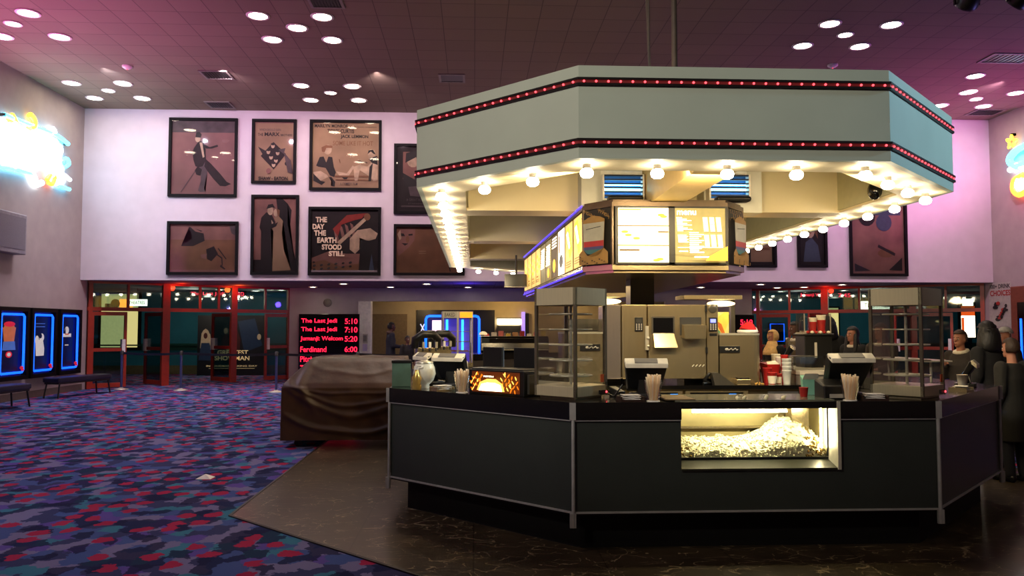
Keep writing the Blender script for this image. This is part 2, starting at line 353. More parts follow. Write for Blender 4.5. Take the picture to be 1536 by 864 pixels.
# ------------------------------------------------------------------ entrance glazing
def frame_leaf(w, h, rail=None):
    m = MB(); t = .07
    m.box(0, t, -.03, .03, .02, h).box(w - t, w, -.03, .03, .02, h).box(t, w - t, -.03, .03, .02, .14).box(t, w - t, -.03, .03, h - .1, h)
    m.box(t, w - t, -.03, .03, .98, 1.07) if rail else None
    return m
def entrance(A, B, posts, mull, leaves, wn, dn):
    d = Vector((B[0] - A[0], B[1] - A[1])); L = d.length; rz = atan2(d.y, d.x)
    def S(px): p = atP(px, 500, A, B); return (Vector((p.x - A[0], p.y - A[1])).dot(d)) / L
    w = bpy.data.objects.new('window_%d' % wn, None); COL.objects.link(w); w.location = (A[0], A[1], 0); w.rotation_euler = (0, 0, rz); w['kind'] = 'structure'
    hz = 2.06
    f = MB(); f.box(0, L, -.05, .05, hz, hz + .1).box(0, L, -.05, .05, ZS - .06, ZS)
    for px, wd in posts: s = min(max(S(px), wd / 2), L - wd / 2); f.box(s - wd / 2, s + wd / 2, -.07, .07, 0, ZS)
    for px in mull: s = S(px); f.box(s - .03, s + .03, -.04, .04, hz + .1, ZS)
    f.build('frame', M_redm, w)
    MB().box(.03, L - .03, -.008, .008, hz + .1, ZS - .06).build('pane', M_glassd, w)
    for k, (p0, p1, ang) in enumerate(leaves):
        s0, s1 = S(p0), S(p1); wd = abs(s1 - s0)
        o = bpy.data.objects.new('door_%d' % (dn + k), None); COL.objects.link(o); o['kind'] = 'structure'
        o.location = (A[0] + d.x / L * s0, A[1] + d.y / L * s0, 0); o.rotation_euler = (0, 0, rz + (0 if s1 > s0 else pi) + ang)
        frame_leaf(wd, hz - .02, True).build('frame', M_redm, o); MB().box(.06, wd - .06, -.006, .006, .13, hz - .1).build('pane', M_glassd, o)
        MB().box(wd - .13, wd - .05, -.09, .09, .95, 1.3).build('handle', M_white, o)
AL, BL = (-10.2, 21.4), (-5.75, 25.1)
entrance(AL, BL, [(134, .1), (248, .2), (350, .17), (437, .1)], [191, 299, 327, 397], [(136, 190, 0), (246, 192, -1.35), (348, 302, -1.3), (435, 397, 0)], 1, 1)
AR, BR = (8.9, 25.1), (14.2, 21.4)
entrance(AR, BR, [(1138, .1), (1238, .2), (1370, .17), (1476, .1)], [1185, 1290, 1420], [(1140, 1186, 0), (1236, 1188, 1.3), (1368, 1300, 1.3), (1372, 1430, 0)], 2, 5)
# inner door of the back passage
pd = atY(560, 474, 28.95); pe = atY(590, 474, 28.95)
struct('door_9', MB().box(pd.x, pe.x + .5, 28.93, 29.0, 0, pd.z).box(pd.x - .07, pd.x, 28.9, 29.0, 0, pd.z + .07).box(pd.x, pe.x + .5, 28.9, 29, pd.z, pd.z + .07), mat('beige_door_paint', (148, 128, 96), .6))

# ------------------------------------------------------------------ downlights
def downlight(p, r, label, grp, em=M_down, cat='ceiling light'):
    t = thing('ceiling_downlight', label, cat, p, 0, grp)
    MB().lathe([(r * 1.02, 0), (r * 1.28, -.006), (r * 1.22, -.02), (r * 1.0, -.02)], seg=20, caps=False).build('trim_ring', M_white, t)
    MB().lathe([(r * 1.0, -.012), (r * .6, -.016), (0.001, -.018)], seg=20).build('lens', em, t)
    return t
CL = {'far left corner': [(107.5, 124), (185, 125), (163, 135.5), (142, 146.6), (214, 147)],
      'near left edge': [(42, 19), (3, 54), (19.5, 35), (90, 54.7)],
      'front middle': [(387, 23), (483.5, 24.6), (446, 41), (408.7, 58.6), (498.6, 59.3)],
      'back middle': [(451.8, 127.7), (528, 129), (496, 138.7), (466.5, 149.5), (538, 150)],
      'right of the hanging rods': [(1245, 35), (1337, 36.5), (1268, 51.6), (1204, 68), (1289.7, 69)],
      'right wall corner': [(1463, 113.5), (1451.6, 138), (1463.6, 148.4), (1524, 139), (1410, 158), (1475, 159)]}
small = {(163, 135.5), (19.5, 35), (446, 41), (496, 138.7), (1268, 51.6), (1463.6, 148.4)}
for cn, L in CL.items():
    big = [p for p in L if p not in small]; ys = sorted(p[1] for p in big); mid = (ys[0] + ys[-1]) / 2
    words = {}
    for p in big:
        row = [q for q in big if (q[1] > mid) == (p[1] > mid)]; row.sort()
        nm = ('leftmost', 'rightmost') if len(row) == 2 else ('leftmost', 'middle', 'rightmost', 'outer')
        words[p] = '%s light of the %s row' % (nm[min(row.index(p), len(nm) - 1)], 'rear' if p[1] > mid else 'front') if len(row) > 1 else 'only light of the %s row' % ('rear' if p[1] > mid else 'front')
    for p in L:
        if p in small: downlight(atZ(p[0], p[1], ZC), .13 if p[0] != 446 else .17, 'small round downlight in the middle of the %s ceiling cluster' % cn, 'ceiling downlights')
        else: downlight(atZ(p[0], p[1], ZC), .17, 'downlight, %s, %s ceiling cluster' % (words[p], cn), 'ceiling downlights')
SP = [(469.6, 429.8, 'above the red film times board'), (515.4, 425.2, 'front one left of the canopy'), (585.6, 430, 'above the man in the dark jacket'), (640, 425.4, 'under the brown face poster'), (702, 430.5, 'above the blue neon poster case'), (1051, 430.5, 'right of the menu board column'), (1141, 426, 'left one below the narrow right poster'), (1165.6, 431, 'at the left end of the right doors'), (1206, 430.4, 'over the red and white cup rack'), (1263, 426.5, 'left of the largest right poster')]
for x, y, w in SP: downlight(atZ(x, y, ZS), .11, 'small bright downlight in the low soffit, %s' % w, 'soffit downlights')
CP = [(-9.6, 25.2, 'behind the leftmost glass door'), (-8.2, 26.0, 'behind the open left doors'), (-7.3, 26.8, 'beside the hanging red ticker'), (-6.3, 26.2, 'behind the thick red post'), (10.4, 26.4, 'behind the right doors, left side'), (12.2, 25.6, 'behind the right doors, above the sign'), (13.6, 24.6, 'behind the right doors near the corner')]
for x, y, w in CP: downlight((x, y, ZS), .12, 'corridor downlight %s' % w, 'corridor downlights')

# ceiling vents, detectors
def vent(px, py, w, label, Z=ZC):
    p = atZ(px, py, Z); t = thing('ceiling_vent', label, 'vent', p, 0, 'ceiling vents')
    MB().ring([(-w, -.3), (w, -.3), (w, .3), (-w, .3)], [(-w + .05, -.25), (w - .05, -.25), (w - .05, .25), (-w + .05, .25)], -.02, 0).build('frame', M_grey, t)
    m = MB()
    for k in range(9): x = -w + .08 + k * (2 * w - .16) / 8; m.box(x - .02, x + .006, -.25, .25, -.015, 0)
    m.build('louvre', M_dark, t); MB().box(-w + .05, w - .05, -.25, .25, -.004, 0).build('backing', M_black, t)
vent(325, 112, .32, 'dark louvred ceiling vent above the dancing man poster'); vent(330, 157, .32, 'dark louvred ceiling vent close to the back wall above the narrow poster')
vent(678, 117, .3, 'dark louvred ceiling vent left of the canopy top'); vent(488, 1, .3, 'dark ceiling vent at the top edge of the photo')
vent(1512, 87, .5, 'pale ceiling vent near the right wall, the larger one'); vent(1478, 168, .4, 'pale ceiling vent in the pink corner over the right wall')
for px, py, lb in [(191, 99, 'white smoke detector on the purple left ceiling'), (1249, 97, 'white smoke detector on the ceiling above the canopy right end')]:
    t = thing('smoke_detector', lb, 'smoke detector', atZ(px, py, ZC)); MB().lathe([(.11, 0), (.11, -.03), (.08, -.05), (.05, -.07), (0.001, -.075)], seg=16).build('housing', M_white, t); MB().ball((0, 0, -.075), .012, 8, 5).build('indicator_lamp', M_led, t)

# stage spotlights at the top right
for k, (p, lb) in enumerate([(atZ(1450, 6, 6.62), 'black spotlight hanging from the ceiling, the left one with pale edge'), (atZ(1524, 4, 6.62), 'black spotlight hanging from the ceiling in the top right corner')]):
    t = thing('spotlight', lb, 'spotlight', p, .4 * k, 'hanging spotlights')
    Mx = Matrix.Rotation(.9, 4, 'X')
    MB().lathe([(.06, .34), (.15, .3), (.17, 0), (.16, -.04), (.13, -.03), (.12, .0)], seg=16, M=Mx).build('can', M_black, t)
    MB().box(-.2, -.18, -.02, .02, -.02, .4).box(.18, .2, -.02, .02, -.02, .4).box(-.2, .2, -.02, .02, .38, .4).build('yoke', M_black, t)
    MB().tube([(0, 0, .4), (0, 0, ZC - p.z)], .02).build('drop_rod', M_black, t)

# ================================================================== POSTERS ON THE BACK WALL
class Art:      # flat print: u right 0..1, v down 0..1, on a board of w x h standing at local y = 0
    def __init__(s, w, h, rect=(0, 0, 1, 1)): s.w, s.h, s.mb, s.k, s.rect = w, h, MB(), 0, rect
    def P(s, u, v):
        x0, y0, x1, y1 = s.rect; u = min(max((u - x0) / (x1 - x0), 0.0), 1.0); v = min(max((v - y0) / (y1 - y0), 0.0), 1.0)
        return (-s.w / 2 + u * s.w, -.004 - s.k * .0012, s.h * (1 - v))
    def poly(s, pts, mi):
        s.k += 1; P = [s.P(*p) for p in pts]
        bm = bmesh.new(); vs = [bm.verts.new(p) for p in P]
        try: f = bm.faces.new(vs); bmesh.ops.triangulate(bm, faces=[f])
        except ValueError: pass
        bm.verts.index_update(); V = [v.co.copy() for v in bm.verts]; F = [tuple(v.index for v in f.verts) for f in bm.faces]; bm.free()
        s.mb.add(V, F, mi); return s
    def ell(s, u, v, a, b, mi, n=14, rot=0):
        return s.poly([(u + a * cos(2 * pi * k / n) * cos(rot) - b * sin(2 * pi * k / n) * sin(rot), v + a * cos(2 * pi * k / n) * sin(rot) + b * sin(2 * pi * k / n) * cos(rot)) for k in range(n)], mi)
    def line(s, a, b, t, mi):
        d = Vector((b[0] - a[0], b[1] - a[1])); n = Vector((-d.y, d.x)).normalized() * t / 2
        return s.poly([(a[0] + n.x, a[1] + n.y), (b[0] + n.x, b[1] + n.y), (b[0] - n.x, b[1] - n.y), (a[0] - n.x, a[1] - n.y)], mi)
    def rect_(s, a, b, c, d, mi): return s.poly([(a, b), (c, b), (c, d), (a, d)], mi)
    def text(s, t, a, b, c, d, mi, bold=0.01):
        s.k += 1; p0 = Vector(s.P(a, d)); p1 = Vector(s.P(c, d)); p2 = Vector(s.P(a, b))
        s.mb.text(t, p0, (1, 0, 0), (0, 0, 1), (p1 - p0).length, (p2 - p0).length, mi, bold); return s
PM = [M_paperp, M_ink, M_inkg, M_inkw, M_papert, M_paperb, M_paperd, mat('dusky_rose_print', (148, 104, 94), .7, var=.16, scale=1.6), mat('red_print', (150, 50, 40), .7), mat('blue_grey_print', (70, 84, 104), .7)]
INK, IG, IW, TAN, BRN, DRK, ROSE, RED, BLU = 1, 2, 3, 4, 5, 6, 7, 8, 9
M_frame = mat('black_poster_frame', (9, 7, 8), .6, spec=.15)
def poster(x0, y0, x1, y1, label, paper, draw, rect):
    a = atY(x0, y0, YF); b = atY(x1, y1, YF); w = b.x - a.x; h = a.z - b.z; fr = .07
    t = thing('framed_poster', label, 'poster', ((a.x + b.x) / 2, YF, b.z), 0, 'framed film posters on the back wall')
    m = MB(); W = w / 2
    m.box(-W, -W + fr, -.07, -.003, 0, h).box(W - fr, W, -.07, -.003, 0, h).box(-W + fr, W - fr, -.07, -.003, 0, fr).box(-W + fr, W - fr, -.07, -.003, h - fr, h)
    m.build('frame', M_frame, t)
    A = Art(w - 2 * fr, h - 2 * fr, rect); A.mb.quad(A.P(rect[0], rect[3]), A.P(rect[2], rect[3]), A.P(rect[2], rect[1]), A.P(rect[0], rect[1]), paper)
    draw(A); A.mb.v = [(v[0], v[1], v[2] + fr) for v in A.mb.v]; A.mb.build('print', PM, t)
    MB().quad((-W + fr, -.05, fr), (W - fr, -.05, fr), (W - fr, -.05, h - fr), (-W + fr, -.05, h - fr)).build('glass_pane', M_glassp, t)
def d1(A):
    A.rect_(120, 130, 690, 240, IG)
    A.poly([(365, 530), (420, 520), (445, 600), (440, 640), (415, 770), (430, 800), (380, 803), (362, 790), (385, 700), (385, 640)], IG)
    A.poly([(425, 490), (470, 530), (560, 630), (620, 705), (660, 725), (610, 747), (560, 745), (500, 680), (440, 600), (415, 560)], DRK)
    A.poly([(345, 345), (320, 385), (305, 420), (315, 500), (335, 560), (365, 570), (400, 560), (430, 500), (425, 440), (425, 400), (405, 345), (385, 322), (360, 328)], DRK)
    A.poly([(368, 335), (392, 335), (415, 470), (400, 480)], IW)
    A.poly([(400, 345), (460, 378), (530, 355), (537, 372), (480, 392), (425, 392)], DRK)
    A.poly([(355, 560), (330, 600), (345, 640), (382, 650), (395, 590)], DRK)
    A.ell(352, 300, 24, 32, IW); A.poly([(330, 285), (338, 240), (365, 234), (387, 258), (378, 290)], DRK)
    A.line((335, 605), (208, 805), 6, IG)
def d2(A):
    A.rect_(890, 155, 1240, 690, TAN); A.text('WHICH SHOULD EARN', 925, 205, 1120, 228, IG); A.text('THE', 910, 248, 960, 275, INK); A.text('MARX', 972, 240, 1110, 275, INK, .03); A.text('BROTHERS', 1120, 255, 1225, 275, INK)
    A.poly([(1055, 330), (1170, 440), (1060, 585), (940, 460)], DRK); A.poly([(915, 375), (1000, 420), (960, 450)], INK); A.poly([(1100, 400), (1165, 385), (1150, 440)], IG)
    for u, v in [(1050, 365), (1010, 420), (1095, 430), (1035, 470), (1080, 500), (1060, 540)]: A.ell(u, v, 17, 24, IW); A.ell(u, v - 15, 19, 12, INK)
    A.ell(1185, 530, 24, 22, INK); A.ell(1015, 600, 22, 26, ROSE); A.poly([(1150, 420), (1215, 500), (1235, 620), (1190, 610)], IG)
    A.text('SHAW - EATON', 925, 652, 1190, 685, INK, .03)
def d3(A):
    A.rect_(185, 155, 795, 750, TAN); A.text('MARILYN MONROE', 200, 163, 505, 195, INK, .03); A.text('and her bosom companions', 520, 180, 770, 195, INK); A.text('TONY CURTIS', 318, 208, 565, 246, INK, .03); A.text('JACK LEMMON', 440, 260, 695, 300, INK, .03)
    A.text('SOME LIKE IT HOT', 370, 318, 740, 360, BRN, .01)
    A.poly([(250, 470), (285, 465), (310, 520), (330, 465), (365, 470), (380, 560), (400, 610), (385, 655), (345, 640), (305, 570), (240, 560), (218, 550)], INK)
    A.ell(322, 400, 38, 46, IW); A.poly([(270, 420), (265, 380), (310, 358), (365, 365), (365, 385), (310, 385), (295, 425)], BRN)
    A.poly([(190, 610), (260, 600), (320, 635), (330, 655), (260, 690), (210, 680)], IW); A.poly([(195, 625), (260, 690), (305, 700), (270, 730), (245, 715), (195, 690)], INK)
    A.poly([(335, 655), (360, 655), (395, 700), (390, 745), (355, 735), (372, 720)], INK); A.poly([(400, 600), (500, 620), (555, 545), (570, 560), (520, 640), (430, 640)], IW); A.poly([(440, 640), (515, 650), (490, 690)], INK)
    A.rect_(390, 640, 700, 655, BRN); A.rect_(400, 675, 720, 685, BRN)
    A.poly([(560, 560), (610, 540), (690, 555), (740, 500), (785, 490), (785, 680), (750, 690), (700, 640), (620, 590), (600, 690), (575, 690)], IW)
    A.ell(727, 435, 36, 42, IW); A.poly([(690, 440), (700, 405), (740, 398), (765, 440), (750, 440), (720, 415)], INK); A.poly([(700, 480), (780, 455), (785, 540), (730, 520)], INK)
    A.poly([(710, 560), (740, 520), (725, 690), (700, 690)], INK); A.line((600, 500), (690, 520), 7, INK); A.line((430, 490), (440, 525), 7, BRN); A.text('A COMEDY FILM', 440, 706, 600, 730, IG)
def d4(A):
    A.rect_(.1, .06, 1, .94, DRK); A.rect_(.16, .08, 1, .5, ROSE); A.ell(.42, .22, .16, .1, IW); A.poly([(.22, .25), (.24, .1), (.48, .06), (.62, .16), (.56, .3), (.5, .16)], INK); A.poly([(.14, .4), (.5, .52), (.85, .62), (.9, .66), (.6, .7), (.2, .62)], INK)
    A.ell(.78, .35, .12, .1, BRN); A.poly([(.3, .62), (.7, .6), (.75, .78), (.35, .76)], IG); A.text('A GREAT ROMANCE', .25, .8, .9, .84, IG); A.text('STARRING', .3, .87, .7, .89, IG); A.rect_(.12, .91, 1, .935, IG)
def d5(A):
    A.rect_(100, 315, 700, 760, ROSE); A.rect_(100, 460, 700, 740, BRN); A.poly([(270, 340), (400, 380), (415, 470), (310, 520), (200, 520), (300, 450)], DRK); A.poly([(430, 550), (500, 520), (540, 590), (480, 660), (440, 640)], DRK)
    A.line((520, 590), (575, 630), 12, DRK); A.line((575, 630), (580, 700), 10, DRK); A.poly([(565, 690), (610, 730), (600, 738), (560, 710)], INK); A.line((540, 540), (615, 640), 9, DRK)
    A.poly([(270, 330), (380, 385), (480, 345), (400, 400), (330, 385)], ROSE); A.poly([(640, 330), (700, 318), (700, 420), (660, 400)], IG); A.poly([(380, 600), (440, 590), (430, 640), (390, 630)], ROSE)
def d6(A):
    A.rect_(885, 80, 1258, 760, ROSE); A.rect_(875, 650, 1258, 765, DRK)
    A.poly([(1075, 80), (1130, 80), (1180, 130), (1215, 190), (1205, 310), (1180, 320), (1215, 480), (1258, 660), (1258, 740), (1160, 740), (1140, 400), (1090, 200)], DRK)
    A.poly([(990, 210), (1040, 235), (1070, 300), (1055, 360), (1055, 540), (1050, 740), (945, 735), (950, 400), (930, 350), (945, 260)], DRK)
    A.poly([(1060, 260), (1100, 245), (1140, 290), (1130, 400), (1150, 560), (1215, 745), (1050, 755), (1055, 380), (1030, 355), (1080, 310)], TAN)
    A.ell(1025, 195, 26, 42, IW); A.poly([(990, 180), (1005, 140), (1045, 132), (1068, 170), (1040, 165)], INK); A.ell(1075, 215, 22, 36, IW); A.poly([(1078, 175), (1110, 190), (1105, 250), (1090, 240)], BRN); A.poly([(1035, 280), (1055, 310), (1040, 320)], IW)
    A.poly([(930, 350), (990, 345), (1050, 330), (1095, 300), (1080, 340), (1030, 365)], INK)
def d7(A):
    A.rect_(175, 155, 790, 735, DRK)
    for k, (u, v) in enumerate([(380, 340), (430, 290), (480, 280), (530, 270)]): A.poly([(u, v), (u + 28, v + 20), (u + 60, v + 130), (u + 25, v + 120)], ROSE)
    A.poly([(370, 330), (500, 200), (680, 180), (640, 230), (560, 250), (450, 290), (420, 400)], RED)
    A.poly([(410, 455), (660, 225), (680, 250), (440, 475)], IW); A.ell(690, 215, 30, 34, BRN)
    A.poly([(530, 420), (600, 340), (720, 320), (790, 370), (770, 420), (700, 440), (620, 410), (620, 520), (580, 560), (530, 520)], IW); A.poly([(630, 430), (740, 440), (730, 720), (620, 720)], INK); A.poly([(735, 560), (760, 720), (710, 720)], BLU)
    A.poly([(180, 600), (330, 540), (500, 560), (625, 560), (615, 690), (400, 690), (180, 640)], ROSE); A.poly([(180, 640), (300, 620), (450, 680), (620, 650), (615, 720), (180, 725)], BRN)
    for k in range(34): u = 200 + (k * 67) % 400; A.ell(u, 640 + (k * 29) % 70, 13, 9, INK, 6)
    for s, a, b, c, d in [('THE', 215, 220, 320, 270), ('DAY', 187, 285, 297, 335), ('THE', 200, 345, 312, 395), ('EARTH', 232, 410, 410, 462), ('STOOD', 275, 475, 458, 525), ('STILL', 340, 537, 485, 585)]: A.text(s, a, b, c, d, IW, .04)
    A.rect_(180, 715, 790, 732, IG)
def d8(A):
    A.rect_(960, 315, 1520, 745, BRN); A.poly([(960, 520), (985, 330), (1120, 320), (1110, 440), (1060, 510), (975, 590)], ROSE); A.poly([(975, 370), (1020, 375), (1030, 400), (985, 400)], INK); A.poly([(1060, 380), (1095, 375), (1095, 392), (1060, 395)], INK)
    A.ell(1052, 430, 16, 34, BRN); A.poly([(1000, 465), (1060, 470), (1030, 490)], DRK); A.poly([(965, 380), (990, 340), (1000, 420), (985, 440)], IW); A.rect_(1150, 540, 1210, 546, TAN); A.rect_(1150, 560, 1210, 566, TAN); A.line((1410, 690), (1420, 735), 10, DRK)
def d9(A):
    A.rect_(.06, .05, .94, .95, ROSE); A.rect_(.06, .05, .94, .2, BLU); A.ell(.65, .72, .16, .06, BRN); A.line((.5, .62), (.82, .74), .04, DRK); A.ell(.3, .22, .16, .13, DRK); A.ell(.62, .3, .15, .12, BLU); A.poly([(.05, .86), (.35, .96), (.05, .97)], DRK); A.poly([(.7, .95), (.95, .78), (.95, .96)], INK)
def d10(A):
    A.rect_(.07, .05, .93, .95, DRK); A.ell(.45, .42, .2, .17, IW); A.poly([(.22, .5), (.2, .25), (.45, .12), (.72, .25), (.75, .6), (.62, .5), (.6, .3), (.4, .25)], BRN); A.poly([(.15, .95), (.25, .65), (.5, .58), (.75, .7), (.85, .95)], BLU); A.poly([(.38, .4), (.44, .4), (.44, .42), (.38, .42)], INK); A.poly([(.5, .4), (.56, .4), (.56, .42), (.5, .42)], INK); A.poly([(.42, .5), (.5, .5), (.46, .52)], RED)
def d11(A):
    A.rect_(.07, .05, .93, .95, DRK); A.rect_(.07, .6, .93, .95, TAN)
    for u in (.25, .5, .72): A.ell(u, .35, .1, .1, IG); A.poly([(u - .13, .58), (u - .08, .44), (u + .08, .44), (u + .13, .58)], INK)
    A.rect_(.15, .72, .85, .76, BRN)
poster(255, 177, 355.5, 296, 'tall framed poster of a man in tails dancing with a cane', 0, d1, (120, 130, 690, 825))
poster(379, 179, 444, 276, 'narrow framed poster with a dark diamond of faces, right of the dancing man', 0, d2, (885, 145, 1240, 692))
poster(465.5, 180, 572, 286.5, 'square framed poster of two seated women under three lines of black names', TAN, d3, (183, 150, 795, 755))
poster(591.5, 216, 657, 321.5, 'dark framed poster partly hidden behind the left end of the canopy', DRK, d4, (0, 0, 1, 1))
poster(252, 332, 357, 412.5, 'wide framed brown poster with coloured neon reflections, below the dancing man', ROSE, d5, (100, 315, 700, 762))
poster(378, 292.5, 447.5, 412.5, 'tall framed poster of an embracing couple, man in dark suit and woman in pale gown', ROSE, d6, (882, 75, 1258, 765))
poster(463.5, 310.5, 571, 413.5, 'framed poster reading THE DAY THE EARTH STOOD STILL in pale letters', DRK, d7, (172, 150, 795, 738))
poster(591, 336.5, 697, 413.5, 'framed brown poster with a face at its left, behind the lit canopy corner', BRN, d8, (958, 312, 1520, 748))
poster(1118.5, 300, 1164.5, 401.5, 'small framed poster of three figures, just right of the menu board', DRK, d11, (0, 0, 1, 1))
poster(1194, 296, 1240.5, 401.5, 'narrow framed poster of a woman with cyan neon reflection, right side', DRK, d10, (0, 0, 1, 1))
poster(1272, 297, 1361, 414.5, 'largest framed poster right of the canopy, pinkish with blue neon reflections', ROSE, d9, (0, 0, 1, 1))

# ------------------------------------------------------------------ neon-lit poster cases on the left wall
MC = [M_bluebox, mat('case_poster_dark', (12, 14, 34), .5, emit=(10, 12, 46), es=.25), mat('case_poster_skin', (210, 120, 70), .5, emit=(220, 120, 60), es=.6), mat('case_poster_pale', (225, 215, 205), .5, emit=(225, 215, 200), es=.75), mat('case_poster_red', (220, 40, 50), .5, emit=(230, 40, 50), es=.8), mat('case_poster_blue', (90, 130, 200), .5, emit=(90, 130, 210), es=.5)]
def k1(A): A.ell(.5, .22, .3, .1, 2); A.poly([(.15, .2), (.85, .2), (.75, .5), (.25, .5)], 2); A.ell(.5, .14, .3, .05, 4); A.poly([(.2, .46), (.8, .46), (.85, .62), (.15, .62)], 5); A.ell(.5, .7, .17, .06, 4); A.ell(.5, .7, .1, .035, 3)
def k2(A): A.ell(.62, .4, .16, .08, 3); A.ell(.3, .45, .13, .09, 3); A.poly([(.2, .5), (.45, .44), (.7, .46), (.8, .62), (.78, .76), (.25, .76)], 3); A.ell(.52, .37, .1, .05, 1); A.rect_(.2, .12, .8, .135, 5); A.rect_(.2, .18, .8, .195, 5)
def k3(A): A.ell(.5, .26, .17, .08, 3); A.poly([(.3, .3), (.42, .2), (.4, .34)], 1); A.poly([(.15, .33), (.85, .33), (.85, .4), (.15, .4)], 3); A.poly([(.3, .33), (.7, .33), (.62, .36), (.38, .36)], 2); A.rect_(.35, .56, .65, .58, 3)
def case(y0, y1, label, draw):
    z0, z1 = .46, 2.07; w = y1 - y0; h = z1 - z0
    t = thing('neon_poster_case', label, 'poster case', (XL, (y0 + y1) / 2, z0), pi / 2, 'blue neon poster cases on the left wall')
    W = w / 2; fr = .09; m = MB()
    m.box(-W, -W + fr, -.14, -.002, 0, h).box(W - fr, W, -.14, -.002, 0, h).box(-W + fr, W - fr, -.14, -.002, 0, fr).box(-W + fr, W - fr, -.14, -.002, h - fr, h).build('case_frame', M_frame, t)
    MB().box(-W + fr, W - fr, -.02, -.002, fr, h - fr).build('backing', M_bluebox, t)
    A = Art(w - .46, h - .42); A.mb.quad(A.P(0, 1), A.P(1, 1), A.P(1, 0), A.P(0, 0), 1); draw(A)
    A.mb.v = [(v[0], v[1] - .02, v[2] + .21) for v in A.mb.v]; A.mb.build('print', MC, t)
    q = W - .15; r = .05
    path = [(-q, -.1, .16), (-q, -.1, h - .16 - r), (-q + r, -.1, h - .16), (q - r, -.1, h - .16), (q, -.1, h - .16 - r), (q, -.1, .16 + r), (q - r, -.1, .16), (-q + .06, -.1, .16)]
    MB().tube(path, .026, 8).build('neon_tube', M_blue, t)
    MB().ball((q - .06, -.1, .26), (.06, .03, .04), 10, 6).ball((q - .02, -.1, .21), (.04, .03, .03), 10, 6).build('red_emblem', MC[4], t)
    MB().quad((-W + fr, -.13, fr), (W - fr, -.13, fr), (W - fr, -.13, h - fr), (-W + fr, -.13, h - fr)).build('glass_pane', M_glassp, t)
case(17.3, 18.48, 'blue neon poster case nearest the camera, cut by the left photo edge', k1)
case(18.58, 19.68, 'middle blue neon poster case, two pale heads on its poster', k2)
case(19.82, 20.88, 'blue neon poster case farthest along the left wall, pale face on it', k3)

# light box high on the left wall
a = atX(0, 318, XL); b = atX(23, 383, XL)
t = thing('wall_speaker_box', 'grey box fixed high on the left wall under the neon sign', 'wall box', (XL, b.y - .7, b.z))
MB().box(0, .28, -.75, .62, 0, a.z - b.z).build('housing', mat('wall_box_grey', (150, 144, 150), .6), t, bevel=.02); MB().box(.28, .29, -.68, .55, .1, .8).build('grille', mat('wall_box_grille', (128, 122, 130), .7, bump=.3, scale=80), t)

# ------------------------------------------------------------------ neon wall signs
def neon_wall(X, sgn, name, label, strokes):
    t = thing(name, label, 'neon sign', (X, 0, 0))
    for pts, r, m, nm in strokes:
        P = []
        for px, py in pts: p = atX(px, py, X); P.append(Vector((X + sgn * .1, p.y, p.z)))
        Q = []
        for i in range(len(P) - 1):       # smooth the stroke
            p0 = P[max(i - 1, 0)]; p1 = P[i]; p2 = P[i + 1]; p3 = P[min(i + 2, len(P) - 1)]
            for k in range(4):
                u = k / 4; Q.append(.5 * ((2 * p1) + (p2 - p0) * u + (2 * p0 - 5 * p1 + 4 * p2 - p3) * u * u + (3 * p1 - p0 - 3 * p2 + p3) * u ** 3))
        Q.append(P[-1]); MB().tube(Q, r, 8).build(nm, m, t, world=True)
    for px, py in [strokes[0][0][0], strokes[0][0][-1]]:
        p = atX(px, py, X); MB().box(min(X, X + sgn * .12), max(X, X + sgn * .12), p.y - .03, p.y + .03, p.z - .03, p.z + .03).build('standoff', M_dark, t, world=True)
    return t
neon_wall(XL, 1, 'neon_wall_sign', 'huge white, cyan and yellow neon sign on the left wall', [
    ([(0, 172), (20, 180), (40, 188), (60, 195), (80, 204), (96, 216)], .05, M_cyan, 'cyan_arc'),
    ([(38, 172), (44, 180), (44, 190), (37, 192)], .07, M_yneon, 'yellow_horn'), ([(10, 172), (14, 178), (18, 186)], .06, M_yneon, 'yellow_leaf'), ([(4, 180), (12, 184), (18, 184)], .05, M_oneon, 'orange_leaf'),
    ([(-14, 200), (-6, 186), (4, 210), (12, 190), (20, 215), (28, 196)], .14, M_wneon, 'white_lettering'), ([(-10, 236), (2, 220), (12, 245), (22, 222), (34, 248), (40, 220), (52, 246)], .14, M_wneon, 'white_lettering'),
    ([(44, 204), (54, 214), (46, 232), (60, 240), (70, 226), (62, 216)], .14, M_wneon, 'white_lettering'), ([(66, 218), (82, 222), (78, 240), (84, 256)], .1, M_wneon, 'white_lettering'),
    ([(58, 206), (70, 208), (78, 214)], .06, M_wneon, 'white_blossom'), ([(72, 192), (76, 198), (70, 200)], .05, M_wneon, 'white_blossom'),
    ([(86, 240), (94, 238), (97, 246), (88, 252)], .045, M_cyan, 'cyan_curl'), ([(84, 258), (92, 264), (99, 270)], .045, M_wneon, 'white_ray'), ([(80, 276), (90, 281), (98, 284)], .045, M_cyan, 'cyan_ray'),
    ([(-8, 250), (10, 252), (26, 256), (44, 262)], .05, M_cyan, 'cyan_underline'), ([(40, 256), (44, 266), (48, 276), (56, 274)], .07, M_wneon, 'white_ray'), ([(44, 270), (50, 276), (56, 274)], .05, M_cyan, 'cyan_curl'),
    ([(64, 270), (70, 262), (76, 266), (72, 276), (66, 274)], .05, M_oneon, 'orange_ring'), ([(70, 262), (80, 252), (86, 272), (76, 272)], .08, M_wneon, 'white_ring')])
s5 = [(1523 + (8 if k % 2 == 0 else 3.6) * sin(k * pi / 5), 213 - (11 if k % 2 == 0 else 4.6) * cos(k * pi / 5)) for k in range(11)]
